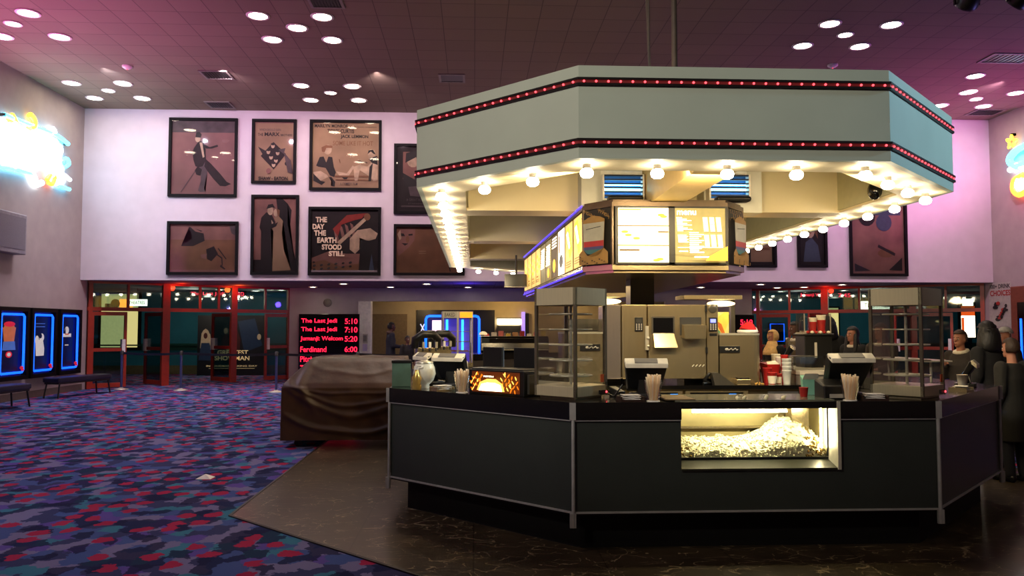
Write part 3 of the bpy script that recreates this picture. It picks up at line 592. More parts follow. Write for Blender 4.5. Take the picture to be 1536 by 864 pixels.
neon_wall(XR, -1, 'neon_wall_sign', 'neon sign with a yellow star on the right wall, cut by the photo edge', [
    (s5, .03, M_yneon, 'yellow_star'), ([(1545, 218), (1530, 226), (1520, 240), (1530, 250), (1544, 244)], .09, M_cyan, 'cyan_scroll'), ([(1520, 256), (1530, 248), (1544, 254)], .07, M_wneon, 'white_scroll'),
    ([(1540, 262), (1528, 270), (1526, 284), (1534, 292), (1546, 286)], .08, M_oneon, 'orange_ring'), ([(1534, 268), (1532, 280), (1542, 284)], .07, M_wneon, 'white_ring')])

# ------------------------------------------------------------------ red film-time boards and hanging tickers
def led_board(x0, x1, y0, y1, Y, label, lines, name='film_time_board'):
    a = atY(x0, y0, Y); b = atY(x1, y1, Y); w = b.x - a.x; h = a.z - b.z
    t = thing(name, label, 'electronic board', (a.x, Y, b.z)); MB().box(0, w, -.1, -.002, 0, h).build('panel', M_blackg, t, bevel=.01)
    for s, u0, u1, v0, v1 in lines: MB().text(s, (u0 * w, -.106, h * (1 - v1)), (1, 0, 0), (0, 0, 1), (u1 - u0) * w, (v1 - v0) * h, 0, .012).build('lettering', M_ledtext, t)
    return t
led_board(449.5, 539, 471, 562, 25.0, 'tall black board of red film titles and times beside the glass doors', [
    ('The Last Jedi', .04, .63, .075, .165), ('5:10', .76, .97, .075, .165), ('The Last Jedi', .04, .63, .215, .305), ('7:10', .76, .97, .215, .305), ('Jumanji: Welcom', .03, .73, .365, .455), ('5:20', .76, .97, .365, .455),
    ('Ferdinand', .03, .46, .535, .625), ('6:00', .76, .97, .535, .625), ('Pitch Perfect 3', .03, .7, .69, .785), ('7:15', .76, .97, .69, .785), ('The Greatest', .03, .6, .84, .93), ('7:40', .76, .97, .84, .93)])
led_board(1042, 1131, 472, 562, 25.0, 'black board of red film times behind the popcorn machines', [
    ('Paddington 2', .04, .66, .08, .17), ('5:10', .76, .97, .08, .17), ('Jumanji', .04, .4, .215, .305), ('7:45', .76, .97, .215, .305), ('Ferdinand', .03, .46, .36, .45), ('5:40', .76, .97, .36, .45), ('Wonder', .03, .4, .52, .61), ('7:30', .76, .97, .52, .61)])
def ticker(x0, x1, y0, y1, Y, label, s):
    t = led_board(x0, x1, y0, y1, Y, label, [(s[0], .03, .62, .2, .8), (s[1], .74, .97, .2, .8)], 'hanging_ticker_sign')
    a = atY(x0, y0, Y); b = atY(x1, y1, Y)
    for u in (.15, .85): MB().tube([(u * (b.x - a.x), -.05, a.z - b.z), (u * (b.x - a.x), -.05, ZS - b.z)], .012).build('hanger', M_dark, t)
ticker(285, 370, 436, 446.5, 26.6, 'hanging red ticker sign behind the left glass doors', ('The Last Jedi', '6:30'))
ticker(1196, 1276, 438, 448, 26.6, 'hanging red ticker sign behind the right glass doors', ('Jumanji Welcom', '7:45'))

# lit sign, yellow poster and standee seen through the left doors
def lit_sign(x0, x1, y0, y1, Y, label, s):
    a = atY(x0, y0, Y); b = atY(x1, y1, Y); w = b.x - a.x; h = a.z - b.z
    t = thing('lit_corridor_sign', label, 'sign', (a.x, Y, b.z)); MB().box(0, w, -.08, 0, 0, h).build('light_box', M_menuw, t)
    MB().text(s, (.08 * w, -.084, .25 * h), (1, 0, 0), (0, 0, 1), .84 * w, .5 * h, 0, .01).build('lettering', M_ink, t)
    MB().tube([(w / 2, -.04, h), (w / 2, -.04, ZS - b.z)], .012).build('hanger', M_dark, t)
lit_sign(193, 221, 449, 459, 25.4, 'small white lit sign behind the leftmost glass door', 'THEATRES')
lit_sign(1291, 1335, 452, 464, 25.4, 'white lit sign behind the right glass doors', 'THEATRES')
a = atY(153, 441, 28.05); b = atY(206, 521, 28.05); w = b.x - a.x; h = a.z - b.z
t = thing('lit_poster_case', 'bright cream poster in a black case on the teal corridor wall', 'poster case', (a.x, 28.1, b.z))
MB().box(-.1, w + .1, -.06, 0, -.1, h + .1).build('frame', M_frame, t); MB().box(0, w, -.07, -.06, 0, h).build('print', mat('cream_lit_poster', (236, 226, 150), .5, emit=(226, 214, 140), es=.85), t)
MB().ball((w * .38, -.08, h * .82), (.16, .01, .16), 12, 8).box(w * .5, w * .85, -.08, -.07, h * .75, h * .9, 1).box(w * .1, w * .35, -.08, -.07, h * .74, h * .82, 2).build('printed_figures', [M_paperd, M_oneon, M_paperb], t)
for x0, x1, lb in [(1240, 1258, 'cream lit poster on the corridor wall behind the right doors')]:
    a = atY(x0, 462, 28.05); b = atY(x1, 512, 28.05)
    t = thing('lit_poster_case', lb, 'poster case', (a.x, 28.1, b.z)); MB().box(-.06, b.x - a.x + .06, -.06, 0, -.06, a.z - b.z + .06).build('frame', M_frame, t); MB().box(0, b.x - a.x, -.07, -.06, 0, a.z - b.z).build('print', MATS['cream_lit_poster'], t)
a = atY(1155, 486, 28.05); b = atY(1176, 512, 28.05)
t = thing('neon_poster_case', 'blue neon outlined case behind the woman in the headscarf', 'poster case', (a.x, 28.1, b.z)); w = b.x - a.x; h = a.z - b.z
MB().box(-.05, w + .05, -.06, 0, -.05, h + .05).build('case_frame', M_frame, t); MB().tube([(0, -.08, 0), (w, -.08, 0), (w, -.08, h), (0, -.08, h)], .02, 6, closed=True).build('neon_tube', M_blue, t)
# dark film standee
a = atY(297, 473, 27.3); b = atY(396, 560, 27.3); w = b.x - a.x; h = a.z
t = thing('film_standee', 'dark cardboard film standee lettered THE GREATEST SHOWMAN behind the doors', 'standee', ((a.x + b.x) / 2, 27.3, 0))
MB().box(-w / 2, w / 2, 0, .06, .02, h).build('board', M_black, t); A = Art(w, h)
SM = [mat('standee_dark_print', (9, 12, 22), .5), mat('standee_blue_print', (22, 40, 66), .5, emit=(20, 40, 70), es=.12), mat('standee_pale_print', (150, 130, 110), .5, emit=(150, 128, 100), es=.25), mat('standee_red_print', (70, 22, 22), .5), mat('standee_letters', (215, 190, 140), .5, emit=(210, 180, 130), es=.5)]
A.mb.quad(A.P(0, 1), A.P(1, 1), A.P(1, 0), A.P(0, 0), 0)
A.poly([(.6, .1), (.85, .05), (.97, .5), (.7, .62)], 1); A.ell(.12, .32, .055, .09, 2); A.poly([(.04, .55), (.06, .3), (.12, .22), (.19, .32), (.21, .5)], 2); A.ell(.12, .34, .03, .05, 3); A.poly([(.02, .75), (.06, .46), (.18, .46), (.24, .75)], 1)
A.poly([(.33, .7), (.36, .4), (.42, .3), (.48, .42), (.5, .7)], 3); A.ell(.42, .26, .03, .05, 2); A.poly([(.56, .6), (.58, .2), (.64, .4), (.63, .65)], 3); A.ell(.92, .36, .03, .05, 2)
A.text('THE', .42, .545, .5, .575, 4); A.text('GREATEST', .3, .58, .76, .655, 4, .02); A.text('SHOWMAN', .26, .675, .78, .75, 4, .02); A.text('IN CINEMAS BOXING DAY', .14, .83, .9, .855, 4, .01); A.rect_(.18, .88, .86, .885, 4)
A.mb.build('print', SM, t); MB().box(-w / 2 + .2, -w / 2 + .26, .06, .5, .0, .5).box(w / 2 - .26, w / 2 - .2, .06, .5, 0, .5).build('rear_strut', M_dark, t)

# ------------------------------------------------------------------ benches and stanchions
M_vinyl = mat('dark_blue_vinyl', (26, 26, 46), .35)
def bench(c, L, ang, label):
    t = thing('padded_bench', label, 'bench', (c[0], c[1], 0), ang, 'benches along the left wall')
    MB().box(-L / 2, L / 2, -.22, .22, .36, .47).build('seat_pad', M_vinyl, t, bevel=.03); MB().box(-L / 2 + .03, L / 2 - .03, -.19, .19, .32, .362).build('seat_frame', M_black, t)
    for sx in (-1, 1):
        for sy in (-1, 1): MB().tube([(sx * (L / 2 - .08), sy * .17, .33), (sx * (L / 2 - .02), sy * .19, 0)], .02, 6).build('leg', M_black, t)
bench((-9.42, 19.45), 1.75, radians(76), 'dark blue padded bench under the far poster cases, by the glass door')
bench((-9.4, 16.0), 1.75, radians(84), 'dark blue padded bench at the left photo edge')
st = []
def stanchion(x, y, label):
    t = thing('barrier_post', label, 'barrier post', (x, y, 0), 0, 'belt barrier posts')
    MB().lathe([(.17, 0), (.17, .015), (.06, .04), (.03, .06)], seg=18).build('base', M_alu, t); MB().lathe([(.032, .05), (.032, .93)], seg=12).build('post', mat('blue_grey_metal', (96, 104, 150), .3, .8), t); MB().lathe([(.045, .9), (.045, 1.0), (.03, 1.015)], seg=12).build('belt_head', M_dark, t)
    return (x, y)
P1 = stanchion(-7.55, 20.9, 'blue grey belt barrier post in front of the open glass doors'); P2 = stanchion(-4.95, 20.2, 'blue grey belt barrier post left of the covered cart')
P0 = stanchion(-9.2, 21.25, 'belt barrier post in front of the leftmost glass door'); P3 = stanchion(-2.9, 20.0, 'belt barrier post behind the covered cart'); P4 = stanchion(-.9, 20.0, 'belt barrier post beside the child at the counter')
for i, (p, q, lb) in enumerate([(P0, P1, 'black barrier belt across the leftmost glass door'), (P1, P2, 'black barrier belt between the two visible posts'), (P2, P3, 'black barrier belt running behind the covered cart'), (P3, P4, 'black barrier belt behind the man in the dark jacket')]):
    d = Vector((q[0] - p[0], q[1] - p[1], 0)); d.normalize(); m = MB(); a = Vector((p[0], p[1], .95)) + d * .045; b = Vector((q[0], q[1], .95)) - d * .045
    n = Vector((-d.y, d.x, 0)) * .004; pts = []
    for k in range(9): u = k / 8; c = a.lerp(b, u); c.z -= .03 * 4 * u * (1 - u); pts.append(c)
    for k in range(8): A_, B_ = pts[k], pts[k + 1]; m.hexa([A_ - n, B_ - n, B_ + n, A_ + n] and [A_ - n + Vector((0, 0, -.03)), B_ - n + Vector((0, 0, -.03)), B_ + n + Vector((0, 0, -.03)), A_ + n + Vector((0, 0, -.03)), A_ - n + Vector((0, 0, .03)), B_ - n + Vector((0, 0, .03)), B_ + n + Vector((0, 0, .03)), A_ + n + Vector((0, 0, .03))])
    tag(m.build('barrier_belt', M_black), lb, 'barrier belt', 'black barrier belts')
# scrap of paper on the carpet
p = atZ(308, 718, .0); m = MB(); m.add([(p.x - .09, p.y - .05, .004), (p.x + .07, p.y - .06, .004), (p.x + .09, p.y + .05, .01), (p.x, p.y + .08, .03), (p.x - .06, p.y + .04, .012), (p.x, p.y, .05)], [(0, 1, 5), (1, 2, 5), (2, 3, 5), (3, 4, 5), (4, 0, 5), (4, 3, 2, 1, 0)])
tag(m.build('paper_scrap', M_white), 'small white scrap of paper lying on the patterned carpet', 'litter')

# ================================================================== CANOPY
o0 = octi(CAN, 0); Zb, Zt = 3.0, 3.77
canopy = thing('hanging_canopy', 'large octagonal mint canopy with bulbs and red light strips over the counter', 'canopy', (2.15, 12.9, 3.0))
def W(mb, name, mats, parent=canopy, **k): return mb.build(name, mats, parent, world=True, **k)
W(MB().ring(o0, octi(CAN, .05), Zb, Zt), 'fascia', M_mint)
W(MB().ring(octi(CAN, .05), octi(CAN, .48), Zb, Zb + .03), 'soffit', M_mint2)
W(MB().ring(octi(CAN, .46), octi(CAN, .5), Zb + .03, 3.72), 'inner_lining', mat('inner_canopy_paint', (188, 184, 150), .7, var=.02))
W(MB().prism(octi(CAN, .05), 3.7, 3.74), 'canopy_roof', MATS['inner_canopy_paint'])
for y0, y1 in [(9.3, 9.75), (12.6, 13.05), (15.9, 16.3)]: W(MB().box(-.1, 4.4, y0, y1, 3.0, 3.7), 'cross_beam', M_mint2)
W(MB().box(1.95, 2.33, 6.84, 9.3, 3.005, 3.7), 'spine_beam', mat('warm_cream_beam', (226, 196, 130), .6, var=.02))
W(MB().box(1.23, 1.94, 9.0, 9.3, 2.95, 3.7), 'service_box', mat('pale_service_box', (206, 206, 196), .6, var=.02)); W(MB().box(2.66, 3.34, 9.0, 9.3, 2.95, 3.7), 'service_box', MATS['pale_service_box'])
ch = MB()
for zc in (3.635, 3.13):
    ch.ring(octi(CAN, -.02), octi(CAN, .001), zc - .033, zc - .014, 0).ring(octi(CAN, -.02), octi(CAN, .001), zc + .014, zc + .033, 0).ring(octi(CAN, -.01), octi(CAN, .001), zc - .014, zc + .014, 1)
W(ch, 'light_channel', [mat('dark_strip_metal', (26, 20, 20), .35), M_ledhalo])
spots = []
oc = octi(CAN, -.016)
for zc in (3.635, 3.13):
    for e in (0, 7, 1):
        a, b = Vector(oc[e]), Vector(oc[(e + 1) % 8]); L = (b - a).length; n = int(L / .0975)
        for k in range(n):
            p = a.lerp(b, (k + .5) / n); d = hypot(p.x, p.y); spots.append((0 if e == 0 else d, p.x, p.y, zc))
spots.sort(key=lambda q: q[0])
ledp = MB().ball((0, 0, 0), .0105, 8, 5).build('marquee_light', M_led, canopy)
led_rest = MB()
for i, (d, x, y, z) in enumerate(spots):
    if i < 96:
        o = ledp if i == 0 else ledp.copy()
        if i: COL.objects.link(o)
        o.location = (x - 2.15, y - 12.9, z - 3.0)
    else: led_rest.ball((x, y, z), .0105, 6, 4)
for zc in (3.635, 3.13):
    for e in (6, 2):
        a, b = Vector(oc[e]), Vector(oc[(e + 1) % 8]); n = int((b - a).length / .0975)
        for k in range(n): p = a.lerp(b, (k + .5) / n); led_rest.ball((p.x, p.y, zc), .0105, 4, 3)
o = W(led_rest, 'marquee_light', M_led); o['kind'] = 'stuff'
ic = octi(CAN, .24); BP = []
for e in range(8):
    a, b = Vector(ic[e]), Vector(ic[(e + 1) % 8]); L = (b - a).length; n = max(1, round(L / .6))
    for k in range(n): BP.append(a.lerp(b, k / n))
sock = MB().lathe([(.034, 0), (.034, -.035), (.04, -.04)], seg=12).build('lamp_socket', M_white, canopy)
blb = MB().lathe([(.036, -.04), (.052, -.055), (.058, -.075), (.05, -.1), (.03, -.113), (.001, -.117)], seg=12).build('bulb', M_bulb, sock)
for i, p in enumerate(BP):
    s, b = (sock, blb) if i == 0 else (sock.copy(), blb.copy())
    if i: COL.objects.link(s); COL.objects.link(b); b.parent = s
    s.location = (p.x - 2.15, p.y - 12.9, 0)
# hanging rods
for x, y, r, lb in [(2.33, 9.0, .035, 'thick pale pipe rising from the canopy top to the ceiling'), (2.16, 9.4, .018, 'thin slanting rod left of the thick pipe above the canopy'), (1.94, 8.6, .012, 'faintest thin rod, leftmost of the three above the canopy')]:
    sl = .06 if r == .018 else 0
    o = MB().tube([(0, 0, 0), (-sl * 2, 0, ZC - 3.74)], r, 8).build('suspension_rod', mat('rod_metal', (84, 74, 66), .6, .1)); o.location = (x, y, 3.74); tag(o, lb, 'rod', 'canopy suspension rods')
# dome camera
p = atY(1316, 286, 9.25)
t = thing('dome_camera', 'black dome camera under the right side of the canopy', 'camera', (4.4, 9.0, 3.15)); pc = atX(1316, 286, 4.36); t.location = (4.4, pc.y, pc.z)
MB().lathe([(.07, 0), (.07, .05)], seg=14, M=Matrix.Rotation(-pi / 2, 4, 'Y')).build('mount', M_dark, t); MB().ball((-.07, 0, 0), (.07, .09, .1), 14, 10).build('dome', M_blackg, t)
# insect lamps
M_uv = mat('blue_white_tube', (190, 240, 255), .4, emit=(130, 222, 255), es=7.0, sample=True)
for px, lb in [(932.5, 'blue-lit insect lamp above the left menu panel'), (1090, 'blue-lit insect lamp above the right menu panel, half behind the cream beam')]:
    c = atY(px, 282, 8.98); t = thing('insect_lamp', lb, 'insect lamp', (c.x, 9.0, c.z), 0, 'insect lamps under the canopy')
    w = .24; MB().box(-w, w, -.015, 0, -.16, .2).box(-w, w, -.14, -.015, -.16, -.14).box(-w, -w + .02, -.14, -.015, -.14, .14).box(w - .02, w, -.14, -.015, -.14, .14).build('housing', M_white, t)
    for z in (-.03, .035): MB().tube([(-w + .03, -.06, z), (w - .03, -.06, z)], .016, 8).build('tube_lamp', M_uv, t)
    MB().box(-w + .02, w - .02, -.03, -.016, -.14, .14).build('reflector', mat('deep_blue_reflector', (20, 90, 150), .4), t)
    m = MB()
    for k in range(6): z = -.115 + k * .046; m.box(-w + .02, w - .02, -.137, -.11, z, z + .016)
    m.build('louvre', mat('dark_blue_louvre', (10, 30, 60), .4), t)
    MB().prism([(-.2, -.3), (.2, -.3), (.2, -.15), (-.2, -.15)], 3.035 - c.z, 3.1 - c.z).build('ballast_box', M_black, t, bevel=.03)
# black screen at the far left of the canopy
a = atY(757, 411, 15.0); b = atY(792, 430, 15.0)
t = thing('hanging_screen', 'black flat screen hung under the far left end of the canopy', 'screen', (a.x, 15, b.z)); MB().box(0, b.x - a.x, 0, .06, 0, a.z - b.z).build('panel', M_blackg, t); MB().box(-.01, b.x - a.x + .01, -.005, .05, -.012, .0).build('bezel', M_alu, t); MB().tube([((b.x - a.x) / 2, .05, a.z - b.z), ((b.x - a.x) / 2, .05, 3.0 - b.z)], .02).build('bracket', M_dark, t)

# ================================================================== MENU BOARD
mb = thing('menu_board', 'long illuminated hanging menu board with popcorn bucket panels on its corners', 'menu board', (2.14, 12.2, 2.2))
mo = [(1.52, 8.6), (2.79, 8.6), (3.08, 8.95), (3.3, 15.5), (2.9, 15.9), (1.4, 15.9), (1.0, 15.5), (1.25, 8.95)]
def off(P, d):
    n = len(P); Q = []
    for i in range(n):
        a, b, c = Vector(P[i - 1]), Vector(P[i]), Vector(P[(i + 1) % n]); e = (b - a).normalized(); f = (c - b).normalized()
        n1 = Vector((e.y, -e.x)); n2 = Vector((f.y, -f.x)); q = (n1 + n2); q = q / (1 + n1.dot(n2)); Q.append(tuple(b + q * d))
    return Q
W(MB().prism(off(mo, -.03), 2.27, 2.96), 'cabinet_body', M_dark, mb)
W(MB().ring(off(mo, .02), off(mo, -.2), 2.95, 3.0).ring(off(mo, -.01), off(mo, -.2), 3.0, 3.03), 'top_frame', mat('bronze_steel', (104, 90, 76), .3, .8), mb)
W(MB().ring(off(mo, .02), off(mo, -.2), 2.25, 2.31).prism(off(mo, -.02), 2.22, 2.25), 'bottom_frame', M_steel, mb)
for i in (0, 1, 2, 7): p = mo[i]; W(MB().tube([(p[0], p[1], 2.3), (p[0], p[1], 2.96)], .022, 8), 'corner_post', MATS['bronze_steel'], mb)
M_purp = mat('purple_light_edge', (90, 60, 255), .4, emit=(80, 60, 255), es=1.6)
e0, e1 = Vector(off(mo, .028)[7]), Vector(off(mo, .028)[6])
W(MB().tube([(e0.x, e0.y, 3.0), (e1.x, e1.y, 3.0)], .012, 6).tube([(e0.x, e0.y, 2.26), (e1.x, e1.y, 2.26)], .012, 6), 'light_edge', M_purp, mb)
MM = [M_menu, M_menu2, M_menuw, M_menuy, M_menub, M_ink, M_redp, mat('bucket_white', (140, 140, 130), .5, emit=(210, 208, 190), es=.04), mat('bucket_red', (140, 22, 22), .5, emit=(190, 30, 24), es=.04), mat('bucket_navy', (50, 44, 90), .5, emit=(50, 44, 90), es=.15), mat('bucket_teal', (30, 84, 92), .5, emit=(40, 110, 120), es=.04), mat('printed_popcorn', (128, 98, 50), .6, emit=(220, 170, 80), es=.03), mat('lit_menu_warm', (250, 210, 120), .5, emit=(255, 206, 108), es=1.15)]
def panel(a, b, z0, z1, draw, name='menu_panel', base=0, o=.012):
    a, b = Vector(a), Vector(b); d = b - a; n = Vector((d.y, -d.x)).normalized(); c = (a + b) / 2 + n * o
    A = Art(d.length, z1 - z0); A.mb.quad(A.P(0, 1), A.P(1, 1), A.P(1, 0), A.P(0, 0), base); draw(A)
    ob = A.mb.build(name, MM, mb); ob.location = (c.x - 2.14, c.y - 12.2, z0 - 2.2); ob.rotation_euler = (0, 0, atan2(d.y, d.x)); return ob
def pA(A):
    for v in (.32, .68): A.rect_(0, v, 1, v + .018, 4)
    A.rect_(.02, .02, .45, .04, 4)
    for u, v in [(.85, .13), (.9, .16), (.13, .44), (.2, .5), (.36, .56), (.75, .96), (.82, .94)]: A.ell(u, v, .07, .025, 3)
    A.rect_(.6, .42, .78, .46, 2); A.rect_(.78, .43, .99, .455, 4); A.rect_(.02, .76, .42, .79, 4); A.ell(.4, .14, .2, .07, 2); A.ell(.6, .85, .25, .06, 2)
def pB(A):
    A.text('menu', .04, .045, .42, .125, 2, .012); A.rect_(.05, .72, .95, .726, 2)
    for k in range(10): v = .17 + k * .028; A.rect_(.03, v, .14 + .09 * ((k * 7) % 3), v + .012, 2); [A.rect_(u, v, u + .09, v + .012, 2) for u in (.55, .68, .81)]
    for k in range(9): v = .5 + k * .026; A.rect_(.03, v, .2 + .03 * (k % 2), v + .01, 2) if k < 6 else None; [A.rect_(u, v, u + .09, v + .012, 2) for u in (.55, .68, .81)]
    for k in range(11): v = .46 + k * .036; A.rect_(.24, v, .42 + .05 * ((k * 5) % 3), v + .016, 2)
    A.rect_(.33, .9, .64, .925, 2); A.poly([(.62, .9), (.98, .72), (.98, .98), (.55, .98)], 3); A.rect_(.03, .8, .2, .82, 2)
fl, fr_ = Vector(mo[0]), Vector(mo[1])
panel((1.57, 8.57), (2.13, 8.57), 2.33, 2.93, pA); panel((2.2, 8.57), (2.76, 8.57), 2.33, 2.93, pB, base=1)
W(MB().box(1.54, 1.57, 8.55, 8.6, 2.31, 2.95).box(2.13, 2.2, 8.55, 8.6, 2.31, 2.95).box(2.76, 2.79, 8.55, 8.6, 2.31, 2.95).box(1.57, 2.76, 8.55, 8.6, 2.31, 2.33).box(1.57, 2.76, 8.55, 8.6, 2.93, 2.95), 'panel_frame', M_black, mb)
def pC(A):
    for k in range(46): A.ell(.02 + .96 * ((k * 37) % 47) / 47, .01 + .2 * ((k * 13) % 23) / 23, .035, .012, 11, 6, k)
    A.poly([(.14, .2), (.3, .15), (.5, .12), (.72, .15), (.88, .2), (.84, .74), (.7, .8), (.5, .82), (.3, .8), (.18, .74)], 11)
    A.poly([(.13, .25), (.87, .25), (.83, .72), (.72, .78), (.5, .82), (.28, .78), (.17, .72)], 7)
    A.poly([(.155, .58), (.845, .58), (.84, .68), (.16, .68)], 8); A.poly([(.16, .68), (.84, .68), (.835, .73), (.165, .73)], 9); A.poly([(.165, .73), (.835, .73), (.72, .8), (.5, .83), (.28, .8)], 10)
    A.line((.25, .36), (.75, .33), .012, 5)
    A.poly([(0, .8), (.14, .72), (.3, .84), (.5, .87), (.7, .84), (.86, .72), (1, .8), (1, 1), (0, 1)], 11)
    for k in range(30): A.ell(.04 + .92 * ((k * 17) % 31) / 31, .86 + .13 * ((k * 11) % 17) / 17, .03, .012, 5 if k % 3 == 0 else 11, 6)
panel(mo[7], mo[0], 2.32, 2.94, pC, 'popcorn_bucket_panel', base=5); panel(mo[1], mo[2], 2.32, 2.94, pC, 'popcorn_bucket_panel', base=5)
def side(k):
    def f(A):
        if k in (0, 1): A.poly([(.1, .1), (.5, .05), (.95, .6), (.6, .75)], 3); [A.rect_(.1, .8 + j * .05, .8, .815 + j * .05, 4) for j in range(3)]; A.poly([(.2, .2), (.4, .15), (.7, .5), (.55, .55)], 2)
        elif k == 2: A.rect_(0, 0, 1, 1, 2); A.rect_(.1, .1, .3, .5, 6); A.ell(.5, .7, .3, .15, 7)
        elif k == 3: A.rect_(0, 0, 1, 1, 4); [A.rect_(.1, .05 + j * .07, .9, .08 + j * .07, 2) for j in range(4)]; A.ell(.5, .72, .25, .16, 3)
        elif k in (4, 5): A.rect_(0, 0, 1, 1, 1); [A.rect_(.1 + .05 * (j % 2), .12 + j * .06, .85, .15 + j * .06, 2) for j in range(9)]; A.ell(.6, .82, .2, .12, 3) if k == 4 else None
        else: [A.ell(.3 + .4 * (j % 2), .2 + j * .1, .22, .05, 3) for j in range(5)]; A.rect_(.2, .75, .6, .78, 6); [A.rect_(.1, .84 + j * .05, .8, .86 + j * .05, 4) for j in range(2)]
    return f
for sgn, ea, eb in [(0, mo[6], mo[7]), (1, mo[2], mo[3])]:
    a, b = Vector(ea), Vector(eb)
    for k in range(10):
        u0, u1 = k / 10 + .006, (k + 1) / 10 - .006
        if sgn == 0: panel(a.lerp(b, 1 - (k + 1) / 10 + .006), a.lerp(b, 1 - k / 10 - .006), 2.33, 2.93, side(k), base=12)
        else: panel(a.lerp(b, u0), a.lerp(b, u1), 2.33, 2.93, side(k), base=12)
W(MB().tube([(2.15, 12, 2.96), (2.15, 12, 3.7)], .05, 8).tube([(2.15, 15, 2.96), (2.15, 15, 3.7)], .05, 8).tube([(2.15, 9.5, 2.96), (2.15, 9.5, 3.7)], .05, 8), 'hanger', M_dark, mb)
tag(MB().box(1.96, 2.26, 9.85, 10.15, 0, 2.22).build('support_column', M_black), 'square black column under the menu board behind the popcorn machine', 'column')

# ================================================================== COUNTER
ctr = thing('concession_counter', 'octagonal dark grey concession counter with black top and pale metal edging', 'counter', (2.06, 11.6, 0))
def K(mb, name, mats, **k): return mb.build(name, mats, ctr, world=True, **k)
oo, oi = octi(OUT, 0), octi(OUT, .62)
HX0, HX1 = 1.5, 2.66
m = MB()
for e in range(8):
    a, b, c, d = oo[e], oo[(e + 1) % 8], oi[(e + 1) % 8], oi[e]
    if e == 0: m.prism([a, (HX0, a[1]), (HX0, d[1]), d], .955, 1.08).prism([(HX1, a[1]), b, c, (HX1, d[1])], .955, 1.08)
    else: m.prism([a, b, c, d], .955, 1.08)
K(m, 'countertop', mat('black_granite_top', (20, 19, 18), .16, coat=.3, scale=40))
pi_, po = octi(OUT, .06), octi(OUT, .02)
for e in range(8):
    a, b, c, d = po[e], po[(e + 1) % 8], pi_[(e + 1) % 8], pi_[e]
    if e == 0:
        m = MB(); y0, y1 = a[1], d[1]; m.box(a[0], HX0, y0, y1, .3, .945).box(HX1, b[0], y0, y1, .3, .945).box(HX0, HX1, y0, y1, .3, .59)
    else: m = MB().prism([a, b, c, d], .3, .945)
    K(m, 'front_panel', M_lam)
t1, t2 = octi(OUT, .005), octi(OUT, .05)
m = MB()
for e in range(8):
    a, b, c, d = t1[e], t1[(e + 1) % 8], t2[(e + 1) % 8], t2[e]
    m.prism([a, b, c, d], .288, .3)
    if e == 0: m.prism([a, (HX0, a[1]), (HX0, d[1]), d], .945, .955).prism([(HX1, a[1]), b, c, (HX1, d[1])], .945, .955)
    else: m.prism([a, b, c, d], .945, .955)
M_trim = mat('pale_metal_trim', (188, 188, 184), .4, .3)
K(m, 'metal_edging', M_trim)
for e in (0, 1, 2, 7):
    p = octi(OUT, .006)[e]; m = MB(); m.tube([(p[0], p[1], .19), (p[0], p[1], .955)], .014, 6); q = octi(OUT, -.002)[e]; m.box(q[0] - .022, q[0] + .022, q[1] - .002, q[1] + .02, .955, 1.078); m.box(q[0] - .022, q[0] + .022, q[1] - .002, q[1] + .02, .19, .29); K(m, 'corner_strip', M_trim)
K(MB().ring(octi(OUT, .17), octi(OUT, .4), 0, .288), 'kick_base', mat('black_kick_board', (7, 7, 7), .7))
K(MB().ring(octi(OUT, .025), octi(OUT, .2), .27, .288), 'under_rail', M_black)
m = MB()
for e in range(8):
    a, b, c, d = octi(OUT, .58)[e], octi(OUT, .58)[(e + 1) % 8], octi(OUT, .6)[(e + 1) % 8], octi(OUT, .6)[e]
    if e == 0: m.prism([a, (HX0, a[1]), (HX0, d[1]), d], 0, .95).prism([(HX1, a[1]), b, c, (HX1, d[1])], 0, .95)
    else: m.prism([a, b, c, d], 0, .95)
K(m, 'inner_panel', M_steel2)

# ------------------------------------------------------------------ popcorn warmer in the counter front
pw = thing('popcorn_warmer', 'lit glass-fronted popcorn warmer built into the counter front', 'popcorn warmer', (2.08, 5.98, .59))
def PW(mb, name, mats, **k): return mb.build(name, mats, pw, world=True, **k)
M_olive = mat('olive_steel', (160, 148, 104), .35, .35, var=.1, scale=3)
GX1, GY, BY = HX1, 5.87, 6.22
PW(MB().box(HX0, GX1, BY, BY + .03, .62, 1.04).box(HX0, HX0 + .012, GY, BY, .62, 1.04).box(HX0, GX1, GY, BY, .61, .64).box(GX1 - .012, GX1, GY, BY, .62, 1.04), 'cabinet', M_olive)
PW(MB().box(HX0, GX1, BY - .05, BY, .83, .845), 'back_rail', M_steel)
PW(MB().box(HX0, HX1, 5.705, BY + .05, 1.045, 1.08), 'top_lid', M_black); PW(MB().box(HX0 - .03, HX1, 5.76, BY + .05, 1.08, 1.088), 'glass_lid', mat('green_grey_glass_lid', (120, 124, 108), .15, .2)); PW(MB().box(HX0 - .1, HX0 + .12, 5.76, 6.1, 1.088, 1.096), 'serving_board', mat('tan_board', (120, 98, 70), .5))
PW(MB().box(HX0, HX1, 5.705, 5.72, 1.03, 1.045).box(HX0, GX1 - .012, GY - .015, GY, 1.03, 1.045).box(GX1 - .02, GX1 - .012, GY - .015, GY, .66, 1.03).box(HX0, GX1 - .012, GY - .015, GY, .635, .655), 'window_frame', M_black)
PW(MB().hexa([(HX0, 5.705, .585), (HX1 - .012, 5.705, .585), (HX1 - .012, GY - .015, .62), (HX0, GY - .015, .62), (HX0, 5.705, .6), (HX1 - .012, 5.705, .6), (HX1 - .012, GY - .015, .637), (HX0, GY - .015, .637)]), 'sill', mat('dark_olive_sill', (44, 44, 34), .4))
PW(MB().box(HX1 - .012, HX1 + .012, 5.695, GY - .0, .588, 1.08), 'side_jamb', mat('pale_jamb', (190, 186, 168), .4, .1))
